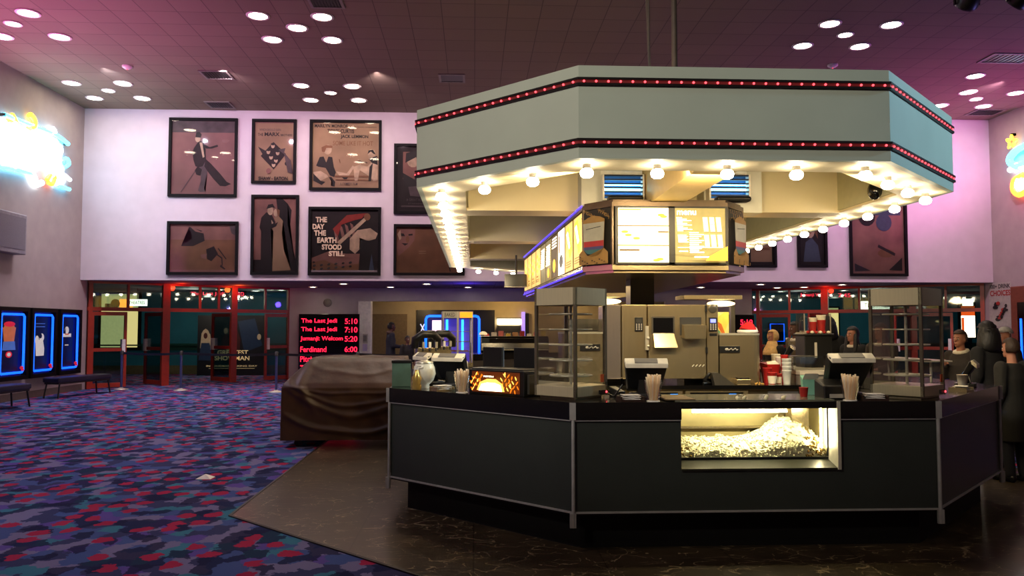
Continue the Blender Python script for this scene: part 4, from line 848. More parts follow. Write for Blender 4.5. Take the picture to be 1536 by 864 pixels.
PW(MB().quad((HX0, GY - .006, .655), (GX1 - .015, GY - .006, .655), (GX1 - .015, GY - .006, 1.03), (HX0, GY - .006, 1.03)), 'front_glass', M_glass)
M_wl = mat('warmer_lamp', (255, 245, 210), .4, emit=(255, 240, 190), es=150, sample=True)
PW(MB().tube([(HX0 + .14, GY + .05, .992), (GX1 - .3, GY + .05, .992)], .012, 8), 'lamp_tube', M_wl); PW(MB().tube([(GX1 - .045, GY + .03, .72), (GX1 - .045, GY + .03, 1.02)], .008, 8), 'lamp_tube', M_wl)
PW(MB().prism([(GX1 - .2, GY + .2), (GX1 - .1, GY + .12), (GX1 - .08, BY), (GX1 - .22, BY)], .7, 1.0).box(GX1 - .26, GX1 - .22, GY + .3, BY, .7, 1.04), 'scoop_chute', M_steel)
pop = MB(); nx, ny = 44, 20
def ph(u, v): return .68 + .05 * min(1, v * 4) + .035 * v + .15 * math.exp(-((u - .8) / .17) ** 2) * min(1, .3 + 1.6 * v) + .012 * sin(u * 31) * cos(v * 17)
def pp(u, v): return (HX0 + .02 + u * (GX1 - HX0 - .045), GY + .02 + v * (BY - GY - .06), ph(u, v))
V = [pp(i / nx, j / ny) for i in range(nx + 1) for j in range(ny + 1)]; F = []
for i in range(nx):
    for j in range(ny): a = i * (ny + 1) + j; F.append((a, a + ny + 1, a + ny + 2, a + 1))
pop.add(V, F, 0, True)
V2 = [(HX0 + .02 + i / nx * (GX1 - HX0 - .045), GY + .01, .642) for i in range(nx + 1)]
pop.add([V[i * (ny + 1)] for i in range(nx + 1)] + V2, [(nx + 1 + i, nx + 2 + i, i + 1, i) for i in range(nx)])
def kernel(mb, c, r, mi=0):
    for k in range(3): q = Vector((R() - .5, R() - .5, R() - .5)) * r * 1.3; mb.ball(Vector(c) + q, r * (.55 + .3 * R()), 6, 4, mi)
for k in range(620):
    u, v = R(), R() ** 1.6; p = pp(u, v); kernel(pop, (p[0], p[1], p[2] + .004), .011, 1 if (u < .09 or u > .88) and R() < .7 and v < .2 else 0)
for k in range(150):
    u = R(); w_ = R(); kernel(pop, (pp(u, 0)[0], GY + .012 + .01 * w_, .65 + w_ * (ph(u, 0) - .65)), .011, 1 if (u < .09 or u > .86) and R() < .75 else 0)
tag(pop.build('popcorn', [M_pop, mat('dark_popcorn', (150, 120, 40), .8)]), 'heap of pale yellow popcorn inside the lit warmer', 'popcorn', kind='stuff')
for k, (px, py) in enumerate([(1124, 601), (1131, 600), (1157, 599), (1208, 604)]):
    p = atZ(px, py, 1.1); p.y = min(max(p.y, 5.8), 6.4); m = MB(); kernel(m, (0, 0, 0.014), .02); o = m.build('popcorn_piece', M_pop); o.location = (p.x, p.y, 1.089)
    tag(o, ['first loose popcorn piece from the left on the warmer lid', 'second loose popcorn piece from the left on the warmer lid', 'third loose popcorn piece from the left on the warmer lid', 'fourth loose popcorn piece, nearest the right straw cup'][k], 'popcorn piece', 'loose popcorn pieces')

# ------------------------------------------------------------------ glass display cases
M_case = steel('case_steel', (206, 194, 160), .3, metal=.4)
def display_case(p, rz, label):
    t = thing('display_case', label, 'display case', (p[0], p[1], 1.08), rz, 'square glass display cases')
    h = .2; H = .84
    for sx in (-1, 1):
        for sy in (-1, 1): MB().box(*sorted((sx * h, sx * (h - .022))), *sorted((sy * h, sy * (h - .022))), .02, H).build('corner_post', mat('case_post_steel', (138, 128, 108), .25, .75), t)
    MB().box(-h, h, -h, h, .02, .1).box(-h + .03, h - .03, -h + .03, h - .03, 0, .02).build('base', M_case, t, bevel=.004)
    MB().ring([(-h, -h), (h, -h), (h, h), (-h, h)], [(-h + .02, -h + .02), (h - .02, -h + .02), (h - .02, h - .02), (-h + .02, h - .02)], H - .13, H).box(-h + .01, h - .01, -h + .01, h - .01, H - .012, H - .002).build('top_band', M_case, t)
    for s in range(4): o = MB().quad((-h + .02, -h + .008, .1), (h - .02, -h + .008, .1), (h - .02, -h + .008, H - .13), (-h + .02, -h + .008, H - .13)).build('glass_pane', M_glass, t); o.rotation_euler = (0, 0, s * pi / 2)
    r = .165
    for k in range(5):
        z = .17 + k * .118; m = MB(); m.tube([(r * cos(a), r * sin(a), z) for a in [2 * pi * i / 24 for i in range(24)]], .0062, 5, closed=True)
        m.tube([(r * .5 * cos(a), r * .5 * sin(a), z) for a in [2 * pi * i / 16 for i in range(16)]], .0025, 4, closed=True)
        for i in range(4): a = i * pi / 4; m.tube([(r * cos(a), r * sin(a), z), (-r * cos(a), -r * sin(a), z)], .003, 4)
        m.build('wire_shelf', M_alu, t)
    MB().tube([(0, 0, .1), (0, 0, H - .13)], .012, 8).build('rack_spindle', M_alu, t)
    for z in (.2,): MB().box(-h - .001, h + .001, -h - .003, -h, .12, .123).build('seal_strip', M_steel2, t)
    MB().box(h - .09, h - .05, -h - .004, -h, .12, .18).build('price_sticker', mat('orange_sticker', (200, 90, 40), .6), t)
    MB().box(h - .11, h - .02, -h - .012, -h, .03, .06).ball((h - .03, -h - .012, .045), .009, 8, 5, 1).build('switch_plate', [M_black, M_led], t)
    return t
display_case((.75, 6.13), radians(45), 'square glass display case at the left front corner of the counter')
display_case((3.38, 6.06), radians(38), 'square glass display case at the right front corner of the counter')

# ================================================================== THINGS ON THE COUNTER
def onc(px, Y, z=1.08): p = atY(px, 500, Y); return (p.x, Y, z)
# pale green box at the left counter corner
t = thing('counter_bin', 'small green metal box with black lid at the left end of the counter', 'bin', (-.67, 7.38, 1.08), radians(6))
MB().box(-.085, .085, -.085, .085, 0, .215).build('body', mat('sea_green_metal', (92, 122, 108), .4, .2), t, bevel=.004); MB().box(-.09, .09, -.09, .09, .215, .24).build('lid', M_black, t, bevel=.004)
t = thing('round_jar', 'round translucent white jar behind the small green box', 'jar', (-.44, 7.1, 1.08))
MB().lathe([(.05, 0), (.055, .01), (.04, .03), (.08, .07), (.1, .13), (.09, .19), (.075, .22)], seg=18).build('bowl', mat('milk_glass', (214, 212, 196), .3, emit=(210, 205, 180), es=.12), t); MB().lathe([(.078, .22), (.078, .235), (.02, .25), (.001, .25)], seg=18).build('lid', M_alu, t)
t = thing('gold_bottle', 'small golden pump bottle in front of the white jar', 'bottle', (-.5, 6.98, 1.08))
MB().lathe([(.04, 0), (.045, .02), (.035, .06), (.045, .1), (.02, .14), (.015, .17)], seg=14).build('body', mat('gold_foil', (222, 188, 104), .25, .6), t); MB().tube([(0, 0, .17), (0, 0, .2), (.04, 0, .205)], .008, 6).build('pump', M_white, t)
def pos(p, rz, label, s=1.0, tilt=.5):
    t = thing('till_terminal', label, 'till', p, rz, 'till terminals on the counter'); w = .165 * s; h = .3 * s
    MB().box(-.11 * s, .11 * s, -.08 * s, .13 * s, 0, .035).build('base', M_dark, t, bevel=.008)
    MB().hexa([(-.06 * s, -.03 * s, .03), (.06 * s, -.03 * s, .03), (.06 * s, .06 * s, .03), (-.06 * s, .06 * s, .03), (-.05 * s, -.02 * s, .15 * s), (.05 * s, -.02 * s, .15 * s), (.05 * s, .04 * s, .15 * s), (-.05 * s, .04 * s, .15 * s)]).build('stand', M_black, t)
    y0 = -.1 * s; b = .07 * s
    MB().hexa([(-w * .78, .02, b), (w * .78, .02, b), (w * .8, .1 * s, b - .03), (-w * .8, .1 * s, b - .03), (-w, y0, h - .03), (w, y0, h - .03), (w, y0 + .13 * s * tilt, h), (-w, y0 + .13 * s * tilt, h)]).build('screen_housing', M_black, t, bevel=.008)
    m = MB(); a = [(-w * .98, y0 - .006, h - .035), (w * .98, y0 - .006, h - .035), (w * 1.0, y0 + .05 * s, h + .006), (-w * 1.0, y0 + .05 * s, h + .006)]
    m.hexa([(q[0], q[1], q[2] - .035) for q in a] + a); m.build('top_cover', mat('cream_till_cover', (244, 234, 208), .45), t, bevel=.006)
    MB().hexa([(-w * .55, y0 - .003, h - .031), (w * .5, y0 - .003, h - .031), (w * .5, y0 + .035 * s, h + .0), (-w * .55, y0 + .035 * s, h + .0), (-w * .55, y0 - .003, h - .026), (w * .5, y0 - .003, h - .026), (w * .5, y0 + .035 * s, h + .005), (-w * .55, y0 + .035 * s, h + .005)]).build('vent', M_grey, t)
    MB().quad((-w * .9, y0 + .13 * s * tilt + .003, h - .03), (w * .9, y0 + .13 * s * tilt + .003, h - .03), (w * .72, .1 * s + .004, b), (-w * .72, .1 * s + .004, b)).build('screen', mat('till_screen', (30, 60, 90), .2, emit=(60, 110, 150), es=.6), t)
    MB().tube([(-w - .01, -.02, .1), (-w - .05, -.04, .05), (-w - .07, 0, .012), (-w, .08, .012)], .006, 6).build('cable', M_black, t)
    return t
pos((-.42, 7.55, 1.08), radians(-62), 'grey till terminal seen from its side, leftmost on the counter')
pos((-.2, 7.3, 1.08), radians(-28), 'black till terminal with pale top beside the left straw cup')
pos(onc(967, 6.08), radians(-4), 'till terminal with cream top right of the left display case', 1.0)
pos(onc(1268, 6.1), radians(4), 'large black till terminal left of the right display case', 1.12)
pos((4.5, 11.2, 1.08), radians(62), 'distant slanted grey till in front of the man in the olive jacket', .95)
pos((4.5, 7.05, 1.08), radians(52), 'thin till terminal on the right arm of the counter beyond the display case', .8)
M_straw = [mat('cream_straw', (255, 240, 214), .5, emit=(255, 226, 186), es=.1), mat('white_straw', (255, 250, 242), .5, emit=(255, 236, 210), es=.14), mat('peach_straw', (250, 222, 190), .5, emit=(255, 206, 160), es=.1)]  # faint glow put into the straws, standing for light passing through them
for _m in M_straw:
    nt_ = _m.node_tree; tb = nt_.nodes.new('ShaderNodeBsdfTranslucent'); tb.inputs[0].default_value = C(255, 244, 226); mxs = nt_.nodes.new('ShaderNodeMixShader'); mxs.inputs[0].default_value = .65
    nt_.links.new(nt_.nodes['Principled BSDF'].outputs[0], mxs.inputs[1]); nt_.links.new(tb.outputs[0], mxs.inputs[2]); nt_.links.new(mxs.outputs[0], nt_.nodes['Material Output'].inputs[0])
M_cupglass = glassmat('thin_cup_plastic', (250, 250, 248), .02)
def straw_cup(p, where):
    t = thing('straw_cup', 'clear plastic cup full of straws %s' % where, 'cup', p, 0, 'cups of straws on the counter')
    MB().lathe([(.042, .002), (.044, .004), (.068, .15), (.07, .152)], seg=18, caps=False).build('cup_wall', M_cupglass, t); MB().lathe([(.05, 0), (.05, .003), (.043, .006)], seg=18).build('cup_base', M_white, t)
    protos = []
    for k in range(34):
        a = R() * 2 * pi; q = sqrt(R()) * .03; b = a + (R() - .5) * 1.2; q2 = q * 2.0 + .004; h = .172 + R() * .025
        m = MB().tube([(q * cos(a), q * sin(a), .008), (q2 * cos(b), q2 * sin(b), h)], .0062, 6)
        o = m.build('drinking_straw', M_straw[k % 3]); o.location = p; tag(o, 'paper wrapped straw standing in the cup %s' % where, 'straw', 'straws in the cup %s' % where)
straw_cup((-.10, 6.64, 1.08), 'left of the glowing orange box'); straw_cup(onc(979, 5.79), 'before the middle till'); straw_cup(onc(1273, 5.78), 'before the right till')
def napkins(p, rz, label, dark=True):
    t = thing('napkin_tray', label, 'napkins', p, rz, 'napkin trays on the counter')
    m = MB().box(-.09, .09, -.07, .07, 0, .012).box(-.09, -.082, -.07, .07, .012, .035).box(.082, .09, -.07, .07, .012, .035).box(-.09, .09, .062, .07, .012, .035); m.build('tray', mat('brown_tray', (48, 30, 22), .5) if dark else M_steel, t)
    m = MB()
    for k in range(5): a = (R() - .5) * .5; M = Matrix.Rotation(a, 4, 'Z') @ Matrix.Rotation(.12 * (k % 2), 4, 'Y'); m.mbox(M, -.065, .065, -.05, .05, .013 + k * .007, .018 + k * .007)
    m.build('napkin_stack', M_white, t)
napkins((-.27, 6.84, 1.08), .5, 'white napkins in a tray in front of the left black till', False); napkins(onc(945, 5.82), .1, 'white napkins in a small tray left of the middle straw cup'); napkins(onc(1308, 5.83), -.2, 'white napkins in a brown tray beside the right straw cup'); napkins((4.12, 6.55, 1.08), .7, 'white napkins on the right arm of the counter by the display case', False)
# glowing pretzel warmer box
t = thing('warmer_box', 'black counter warmer with a glowing orange picture front', 'warmer', (.24, 6.42, 1.08), radians(-42))
MB().box(-.29, .29, -.1, .12, 0, .2).box(-.27, .27, -.09, .11, .2, .212).build('body', M_black, t, bevel=.012)
WM = [mat('warmer_print_dark', (60, 24, 8), .4, emit=(120, 50, 10), es=.5), mat('warmer_print_orange', (230, 120, 20), .4, emit=(240, 120, 20), es=1.3), mat('warmer_print_gold', (255, 200, 90), .4, emit=(255, 190, 80), es=2.2), mat('warmer_print_glow', (255, 246, 220), .4, emit=(255, 240, 205), es=5)]
A = Art(.5, .165); A.mb.quad(A.P(0, 1), A.P(1, 1), A.P(1, 0), A.P(0, 0), 0)
for k in range(44):
    u = .02 + .28 * ((k * 19) % 23) / 23 if k % 2 else .7 + .28 * ((k * 17) % 23) / 23; A.ell(u, .08 + .85 * ((k * 29) % 31) / 31, .014, .1, 1 if k % 3 else 2, 7, .25 * sin(k))
A.poly([(.2, .88), (.26, .5), (.42, .32), (.6, .32), (.74, .55), (.78, .9)], 2); A.poly([(.24, .9), (.3, .58), (.42, .5), (.58, .5), (.7, .6), (.73, .9)], 3); A.poly([(.3, .2), (.5, .12), (.62, .2), (.6, .27), (.34, .27)], 0); A.text('PRETZELS', .35, .17, .56, .24, 3)
A.mb.v = [(v[0], v[1] - .1, v[2] + .02) for v in A.mb.v]; A.mb.build('glowing_front', WM, t); MB().box(.29, .31, -.06, .08, .02, .17).build('side_vent', M_steel2, t)
# two black upright monitors behind it
for k, (x, y, rz, lb) in enumerate([(.17, 6.9, -.75, 'left black upright monitor back behind the glowing box'), (.43, 6.66, -.7, 'right black upright monitor back behind the glowing box')]):
    t = thing('monitor', lb, 'monitor', (x, y, 1.08), rz, 'black monitors behind the glowing box'); MB().box(-.11, .11, -.018, .012, .07, .37).build('panel', M_black, t, bevel=.006); MB().box(-.02, .02, -.01, .02, .01, .1).build('stand', M_dark, t); MB().box(-.08, .08, -.05, .05, 0, .012).build('base', M_dark, t); MB().box(-.105, .105, .012, .016, .08, .36).build('screen', mat('pale_monitor_screen', (150, 170, 190), .3, emit=(160, 180, 200), es=.4), t)
# card printer, black printer, paper, red cup
t = thing('receipt_printer', 'black receipt printer in front of the large right till', 'printer', onc(1247, 5.95), .0); MB().hexa([(-.1, -.08, 0), (.1, -.08, 0), (.1, .1, 0), (-.1, .1, 0), (-.1, -.07, .1), (.1, -.07, .1), (.1, .1, .145), (-.1, .1, .145)]).build('body', M_black, t, bevel=.01); MB().box(-.06, .06, -.083, -.08, .01, .04).build('paper_slot', M_lgrey, t)
t = thing('receipt_printer', 'cream receipt printer behind the left straw cup', 'printer', (-.17, 8.35, 1.08), .3); MB().hexa([(-.09, -.1, 0), (.09, -.1, 0), (.09, .1, 0), (-.09, .1, 0), (-.09, -.08, .19), (.09, -.08, .19), (.09, .1, .21), (-.09, .1, .21)]).build('body', M_lgrey, t, bevel=.012); MB().box(-.06, .06, -.094, -.09, .13, .16).build('display_strip', M_black, t)
t = thing('paper_carton', 'mint green folded carton beside the large right till', 'carton', onc(1213, 6.18, 1.089), -.15); MB().hexa([(-.05, -.03, 0), (.05, -.03, 0), (.05, .04, 0), (-.05, .04, 0), (-.06, -.02, .12), (.06, -.02, .12), (.06, .05, .15), (-.06, .05, .15)]).build('box', mat('mint_card', (120, 176, 150), .7), t); MB().quad((-.06, -.022, .12), (.06, -.022, .12), (.05, -.07, .17), (-.05, -.07, .17)).build('flap', M_white, t)
t = thing('paper_cup', 'small red paper cup in front of the mint green carton', 'cup', onc(1204, 6.0, 1.089)); MB().lathe([(.026, 0), (.034, .07), (.035, .072), (.032, .07), (.025, .005), (.001, .005)], seg=14).build('wall', M_redp, t)
t = thing('card_reader', 'black card reader with cord left of the middle till', 'card reader', onc(925, 6.24), .5); MB().hexa([(-.035, -.06, 0), (.035, -.06, 0), (.035, .06, 0), (-.035, .06, 0), (-.035, -.06, .04), (.035, -.06, .04), (.035, .06, .075), (-.035, .06, .075)]).build('body', M_black, t, bevel=.006)
MB().quad((-.026, -.04, .0475), (.026, -.04, .0475), (.026, .03, .067), (-.026, .03, .067)).build('keypad', M_grey, t); MB().tube([(-.03, .05, .03), (-.09, .06, .05), (-.11, .0, .03), (-.09, -.06, .008), (-.04, -.08, .008)], .006, 6).build('cord', M_black, t)
t = thing('straw_vase', 'tall white cup with napkins on the right arm of the counter', 'cup', (4.24, 6.72, 1.08)); MB().lathe([(.03, 0), (.03, .004), (.045, .13), (.046, .13), (.042, .125), (.028, .01), (.001, .01)], seg=14).build('wall', M_cup, t)
# guard rail on the right arm
t = thing('counter_rail', 'pale horizontal glass rail over the right arm of the counter', 'rail', (4.4, 8.1, 1.08)); MB().box(-.02, .3, -.5, .5, .2, .215).build('shelf', M_alu, t); [MB().tube([(.14, y, 0), (.14, y, .2)], .012, 6).build('post', M_alu, t) for y in (-.4, .4)]

# soda fountains on the left arm
def soda(p, rz, label):
    t = thing('soda_fountain', label, 'drinks fountain', p, rz, 'drinks fountains on the left arm')
    MB().box(-.16, .16, -.12, .12, 0, .05).build('drip_tray', M_steel2, t); MB().box(-.12, .12, .0, .1, .05, .3).build('column', M_steel, t, bevel=.01)
    MB().tube([(-.14, .05, .3), (-.14, .03, .4), (-.06, -.02, .46), (.06, -.02, .46), (.14, .03, .4), (.14, .05, .3)], .05, 8).build('hood', M_black, t)
    for k in range(3): x = -.08 + k * .08; b = MB().tube([(x, -.03, .38), (x, -.08, .33), (x, -.08, .26)], .014, 6).build('tap', M_black, t); MB().box(x - .014, x + .014, -.1, -.08, .3, .37).build('tap_handle', [M_blue, M_white, M_alu][k] if k else M_alu, b)
    return t
soda((-.55, 9.4, 1.08), .4, 'black hooded drinks fountain left of the purple glass cabinet'); soda((-.4, 10.1, 1.08), .3, 'second drinks fountain, right behind the first on the left arm')
# purple lit pretzel cabinet
t = thing('pretzel_cabinet', 'purple-lit tall glass pretzel cabinet with an orange header on the left arm', 'glass cabinet', (-.24, 11.1, 1.08), .08); w = .21; H = .76
MB().box(-w, w, -w, w, 0, .06).build('base', M_steel, t); m = MB()
for sx in (-1, 1):
    for sy in (-1, 1): MB().tube([(sx * (w - .012), sy * (w - .012), .06), (sx * (w - .012), sy * (w - .012), H)], .012, 6).build('corner_post', M_alu, t)
m.box(-.012, .012, -w - .005, -w + .01, .06, H); m.build('frame', M_alu, t)
MB().box(-w, w, -w, w, H - .09, H).build('top', M_lgrey, t); MB().box(.03, w - .01, -w - .006, -w, H - .085, H - .01).build('orange_header', mat('orange_lit_header', (255, 150, 30), .4, emit=(255, 140, 20), es=1.6), t)
MB().text('BAKED', (-w + .03, -w - .004, H - .07), (1, 0, 0), (0, 0, 1), w - .07, .05).build('header_lettering', M_dark, t)
MB().box(-w + .02, w - .02, w - .02, w - .012, .06, H - .1).build('back_panel', mat('purple_lit_panel', (90, 70, 190), .5, emit=(90, 70, 210), es=.55), t)
for x, z0, z1 in [(-.13, .45, .65), (.09, .22, .65)]: MB().tube([(x, w - .04, z0), (x, w - .04, z1)], .016, 8).build('blue_tube', mat('sky_blue_tube', (80, 200, 255), .4, emit=(50, 190, 255), es=3), t)
for z in (.2, .34, .48): MB().ring([(-w + .03, -w + .03), (w - .03, -w + .03), (w - .03, w - .05), (-w + .03, w - .05)], [(-w + .04, -w + .04), (w - .04, -w + .04), (w - .04, w - .06), (-w + .04, w - .06)], z, z + .006).build('shelf', M_steel, t)
for s in range(4): o = MB().quad((-w + .015, -w + .003, .06), (w - .015, -w + .003, .06), (w - .015, -w + .003, H - .09), (-w + .015, -w + .003, H - .09)).build('glass_pane', M_glass, t); o.rotation_euler = (0, 0, s * pi / 2)
for k in range(5):
    px_, py_ = -.12 + .06 * k, (-.06, .03)[k % 2]; pr = [(.03 * cos(a) * (1 + .3 * sin(2 * a)), .03 * sin(a)) for a in [2 * pi * i / 14 for i in range(14)]]
    o = MB().tube([(x, y, 0) for x, y in pr], .008, 5, closed=True).build('pretzel', mat('baked_brown', (150, 90, 40), .7)); o.location = (-.24 + px_, 11.1 + py_, 1.08 + .2 + .006 + .34 - .34 + .01); tag(o, 'brown pretzel on a shelf of the purple-lit cabinet', 'pretzel', 'pretzels in the purple cabinet')

# curved black display on the rear arm with sweets on top
a = atY(722, 505, 17.25); b = atY(822, 505, 17.25); L = b.x - a.x
t = thing('curved_display', 'long black curved-front display on the far rear counter', 'display counter', (a.x, 17.3, 1.08)); prof = [(0, 0), (-.2, 0), (-.24, .08), (-.23, .2), (-.17, .3), (-.05, .34), (.2, .34), (.2, 0)]
MB().extr([(0, y, z) for y, z in prof], (L, 0, 0)).build('body', M_blackg, t); MB().box(0, L, -.245, -.235, .05, .07).build('chrome_strip', M_alu, t); MB().box(0, L, -.1, .2, .34, .35).build('glass_top', M_steel2, t)
CC = [M_redp, M_cup, mat('pink_card', (220, 120, 110), .6), mat('yellow_card', (220, 190, 80), .6), mat('tan_card', (190, 140, 90), .6)]
for k in range(9):
    x = a.x + .12 + k * (L - .22) / 8; o = MB().box(-.05, .05, -.04, .04, 0, .05 + .03 * (k % 3)).box(-.04, .04, -.03, .03, .05 + .03 * (k % 3), .055 + .03 * (k % 3)).build('sweet_carton', CC[k % 5]); o.location = (x, 17.25, 1.431); o.rotation_euler = (0, 0, .3 * sin(k * 2))
    tag(o, ['first', 'second', 'third', 'fourth', 'fifth', 'sixth', 'seventh', 'eighth', 'last'][k] + ' sweet carton from the left on the curved black display', 'carton', 'sweet cartons on the far display')
t = thing('white_cone_lamp', 'small white domed lamp at the left end of the curved black display', 'lamp', (a.x + .04, 17.1, 1.432)); MB().lathe([(.03, 0), (.025, .03)], seg=12).build('foot', M_dark, t); MB().lathe([(.09, .03), (.08, .07), (.04, .1), (.001, .105)], seg=14).build('dome', mat('lit_cream_dome', (240, 220, 180), .5, emit=(240, 215, 160), es=.7), t)
tag(MB().box(-.1, .12, -.2, .15, 0, .004).build('lit_counter_mat', mat('lit_cream_mat', (250, 240, 220), .6, emit=(250, 235, 200), es=.5)), 'pale mat under the small domed lamp', 'mat'); bpy.data.objects['lit_counter_mat'].location = (a.x + .04 + .01, 17.1, 1.43 + .0005)  # mat glows by itself, standing in for lamp light falling on it

# back wall of the passage: big blue neon case, lit drinks menu
a = atY(625, 465, 28.9); b = atY(742, 535, 28.9); w = b.x - a.x; h = a.z - b.z
t = thing('neon_poster_case', 'wide black case with rounded blue neon border on the far back wall', 'poster case', (a.x, 28.98, b.z))
MB().box(0, w, -.12, 0, 0, h).build('case_frame', M_black, t); q = w * .12; top = h * .87
MB().tube([(q, -.16, .1), (q, -.16, top - .12), (q + .04, -.16, top - .03), (q + .13, -.16, top), (w * .8 - .13, -.16, top), (w * .8 - .04, -.16, top - .03), (w * .8, -.16, top - .12), (w * .8, -.16, .1)], .045, 8).build('neon_tube', M_blue, t)
MB().box(q + .06, w * .8 - .06, -.13, -.12, .1, top - .08).build('blue_backing', M_bluebox, t)
PWP = mat('pink_white_picture', (250, 220, 235), .5, emit=(250, 215, 232), es=1.6); MB().box(w * .2, w * .36, -.14, -.13, h * .25, h * .78).build('lit_picture', PWP, t); MB().box(w * .52, w * .72, -.14, -.13, h * .3, h * .78).build('lit_picture', PWP, t)
MB().tube([(w * .06, -.15, h * .55), (w * .1, -.15, h * .7)], .02).tube([(w * .05, -.15, h * .7), (w * .1, -.15, h * .55)], .02).build('white_neon_mark', mat('soft_white_neon', (220, 220, 240), .4, emit=(210, 210, 235), es=1.4), t)
a = atY(746, 478, 28.9); b = atY(781, 487, 28.9)
t = thing('lit_menu_sign', 'white glowing menu sign on the far cream wall', 'sign', (a.x, 28.98, b.z)); w = b.x - a.x; h = a.z - b.z
MB().box(0, w, -.15, 0, 0, h).build('light_box', M_menuw, t); MB().box(-.02, w + .02, -.17, 0, h, h + .04).build('frame', M_grey, t)
t = thing('cup_shelf', 'dark back shelf of white cups under the glowing menu sign', 'shelf', (a.x, 28.97, b.z - .52)); MB().box(0, w, -.2, 0, 0, .03).box(0, w, -.03, 0, .03, .48).box(0, .03, -.2, 0, 0, .5).box(w - .03, w, -.2, 0, 0, .5).build('shelf', M_dark, t)
for k in range(8):
    o = MB().lathe([(.028, 0), (.036, .19), (.037, .19), (.033, .18), (.001, .02)], seg=10).build('paper_cup', M_cup); o.location = (a.x + .07 + k * (w - .14) / 7, 28.87, b.z - .489); tag(o, 'tall white cup lined up on the dark shelf under the glowing menu', 'cup', 'white cups on the dark shelf')
a = atY(785, 468, 28.9)
t = thing('purple_light_column', 'slim purple-white lit column right of the glowing menu', 'lamp', (a.x, 28.9, .9)); MB().box(-.06, .06, -.06, .06, 0, a.z - .9).build('tube', mat('purple_white_tube', (190, 170, 255), .4, emit=(160, 130, 255), es=1.2), t); MB().box(.06, .2, -.08, .08, 0, a.z - .95).build('side_panel', M_black, t)
# notices on the white pillar
a = atY(548, 500, 24.93); t = thing('wall_phone', 'white wall phone with paper notices on the white pillar', 'phone', (a.x, 24.94, a.z - .3)); MB().box(-.07, .07, -.06, 0, 0, .28).build('body', M_lgrey, t); MB().box(-.05, .05, -.09, -.06, .05, .24).build('handset', M_grey, t); MB().box(-.03, .06, -.012, 0, .32, .46).build('notice', M_white, t); MB().box(-.08, .06, -.02, 0, -.25, -.03).build('lower_notice', mat('lilac_paper', (190, 180, 215), .7), t)
a = atY(491, 454, 24.95); t = thing('wall_clock', 'round grey wall speaker above the film times board', 'speaker', (a.x, 25.0, a.z)); t.name = 'wall_speaker'; MB().lathe([(.13, 0), (.13, .03), (.1, .045), (.001, .05)], seg=18, M=Matrix.Rotation(pi / 2, 4, 'X')).build('grille', M_grey, t)

# ================================================================== MACHINES INSIDE THE ISLAND
wc = thing('work_counter', 'stainless work counter with black top behind the front counter', 'counter', (2.3, 9.0, 0))
def WC(mb, name, mats, **k): return mb.build(name, mats, wc, world=True, **k)
WC(MB().box(1.0, 3.55, 8.4, 9.6, .96, 1.0), 'worktop', M_blackg); WC(MB().box(1.03, 3.52, 8.46, 9.58, .08, .96), 'carcass', M_steel); WC(MB().box(1.05, 3.5, 8.52, 9.5, 0, .08), 'plinth', M_black)
a = atY(1152, 578, 8.45); b = atY(1182, 598, 8.45)
WC(MB().box(a.x, 3.5, 8.44, 8.46, .78, .93), 'drawer', M_grey); WC(MB().box(a.x, 3.5, 8.44, 8.46, .3, .76), 'drawer', M_grey)
for k, (p0, p1) in enumerate([(963, 1023), (1027, 1121)]):
    a = atY(p0, 580, 8.44); b = atY(p1, 600, 8.44)
    t = thing('undercounter_fridge', ['narrow steel fridge front under the worktop behind the middle straw cup', 'wider steel fridge front under the worktop above the popcorn warmer'][k], 'fridge', (a.x, 8.455, .1)); w = b.x - a.x
    MB().ring([(0, 0), (w, 0), (w, .84), (0, .84)], [(.05, .05), (w - .05, .05), (w - .05, .825), (.05, .825)], 0, .045).build('door_frame', M_steel, t).rotation_euler = (pi / 2, 0, 0)
    MB().box(.05, w - .05, -.02, 0, .05, .755).build('glass_door', M_blackg, t); MB().box(.055, w - .055, -.03, -.0, .755, .82).build('control_strip', M_dark, t); c = MB(); c.box(w * .7, w * .7 + .08, -.034, -.03, .77, .808); c.build('blue_display', mat('blue_display', (60, 150, 255), .4, emit=(40, 140, 255), es=3), t)
# central popcorn popper
def mx(px, Y): return atY(px, 500, Y).x
Y0 = 8.6
def zz(py, Y): return atY(1000, py, Y).z
t = thing('popcorn_popper', 'large stainless popcorn machine with keypads in the middle of the island', 'popcorn machine', (mx(1000, Y0), 8.85, 1.0)); lx = lambda px: mx(px, Y0) - t.location.x; lz = lambda py: zz(py, Y0) - 1.0; yf = Y0 - 8.85
z0, z1 = .06, lz(457)
MB().box(lx(905), lx(1077), yf + .04, .1, z0, z1 - .01).build('body', M_steel, t, bevel=.012)
MB().box(lx(906), lx(931), yf, yf + .04, z0, z1).build('side_panel', steel('violet_lit_steel', (176, 166, 160), .25, metal=.85), t, bevel=.006)
MB().box(lx(933), lx(970), yf - .01, yf + .04, z0, z1).build('left_door', M_steel, t, bevel=.008); MB().box(lx(972), lx(1058), yf - .02, yf + .04, z0, z1).build('main_door', M_steel, t, bevel=.008); MB().box(lx(1060), lx(1077), yf - .01, yf + .04, z0, z1).build('right_column', M_steel, t, bevel=.006)
def keypad(px0, px1, py0, py1, y, disp):
    MB().box(lx(px0), lx(px1), y - .012, y, lz(py1), lz(py0)).build('keypad', M_black, t, bevel=.004); m = MB()
    for i in range(3):
        for j in range(4): u = px0 + (px1 - px0) * (.2 + .3 * i); v = py0 + (py1 - py0) * (.5 + .12 * j); m.cbox((lx(u), y - .014, lz(v)), .011, .006, .011)
    m.build('key', M_lgrey, t); MB().box(lx(px0 + 2), lx(px1 - 2), y - .015, y - .012, lz(py0 + (py1 - py0) * .38), lz(py0 + (py1 - py0) * .12)).build('display', disp, t)
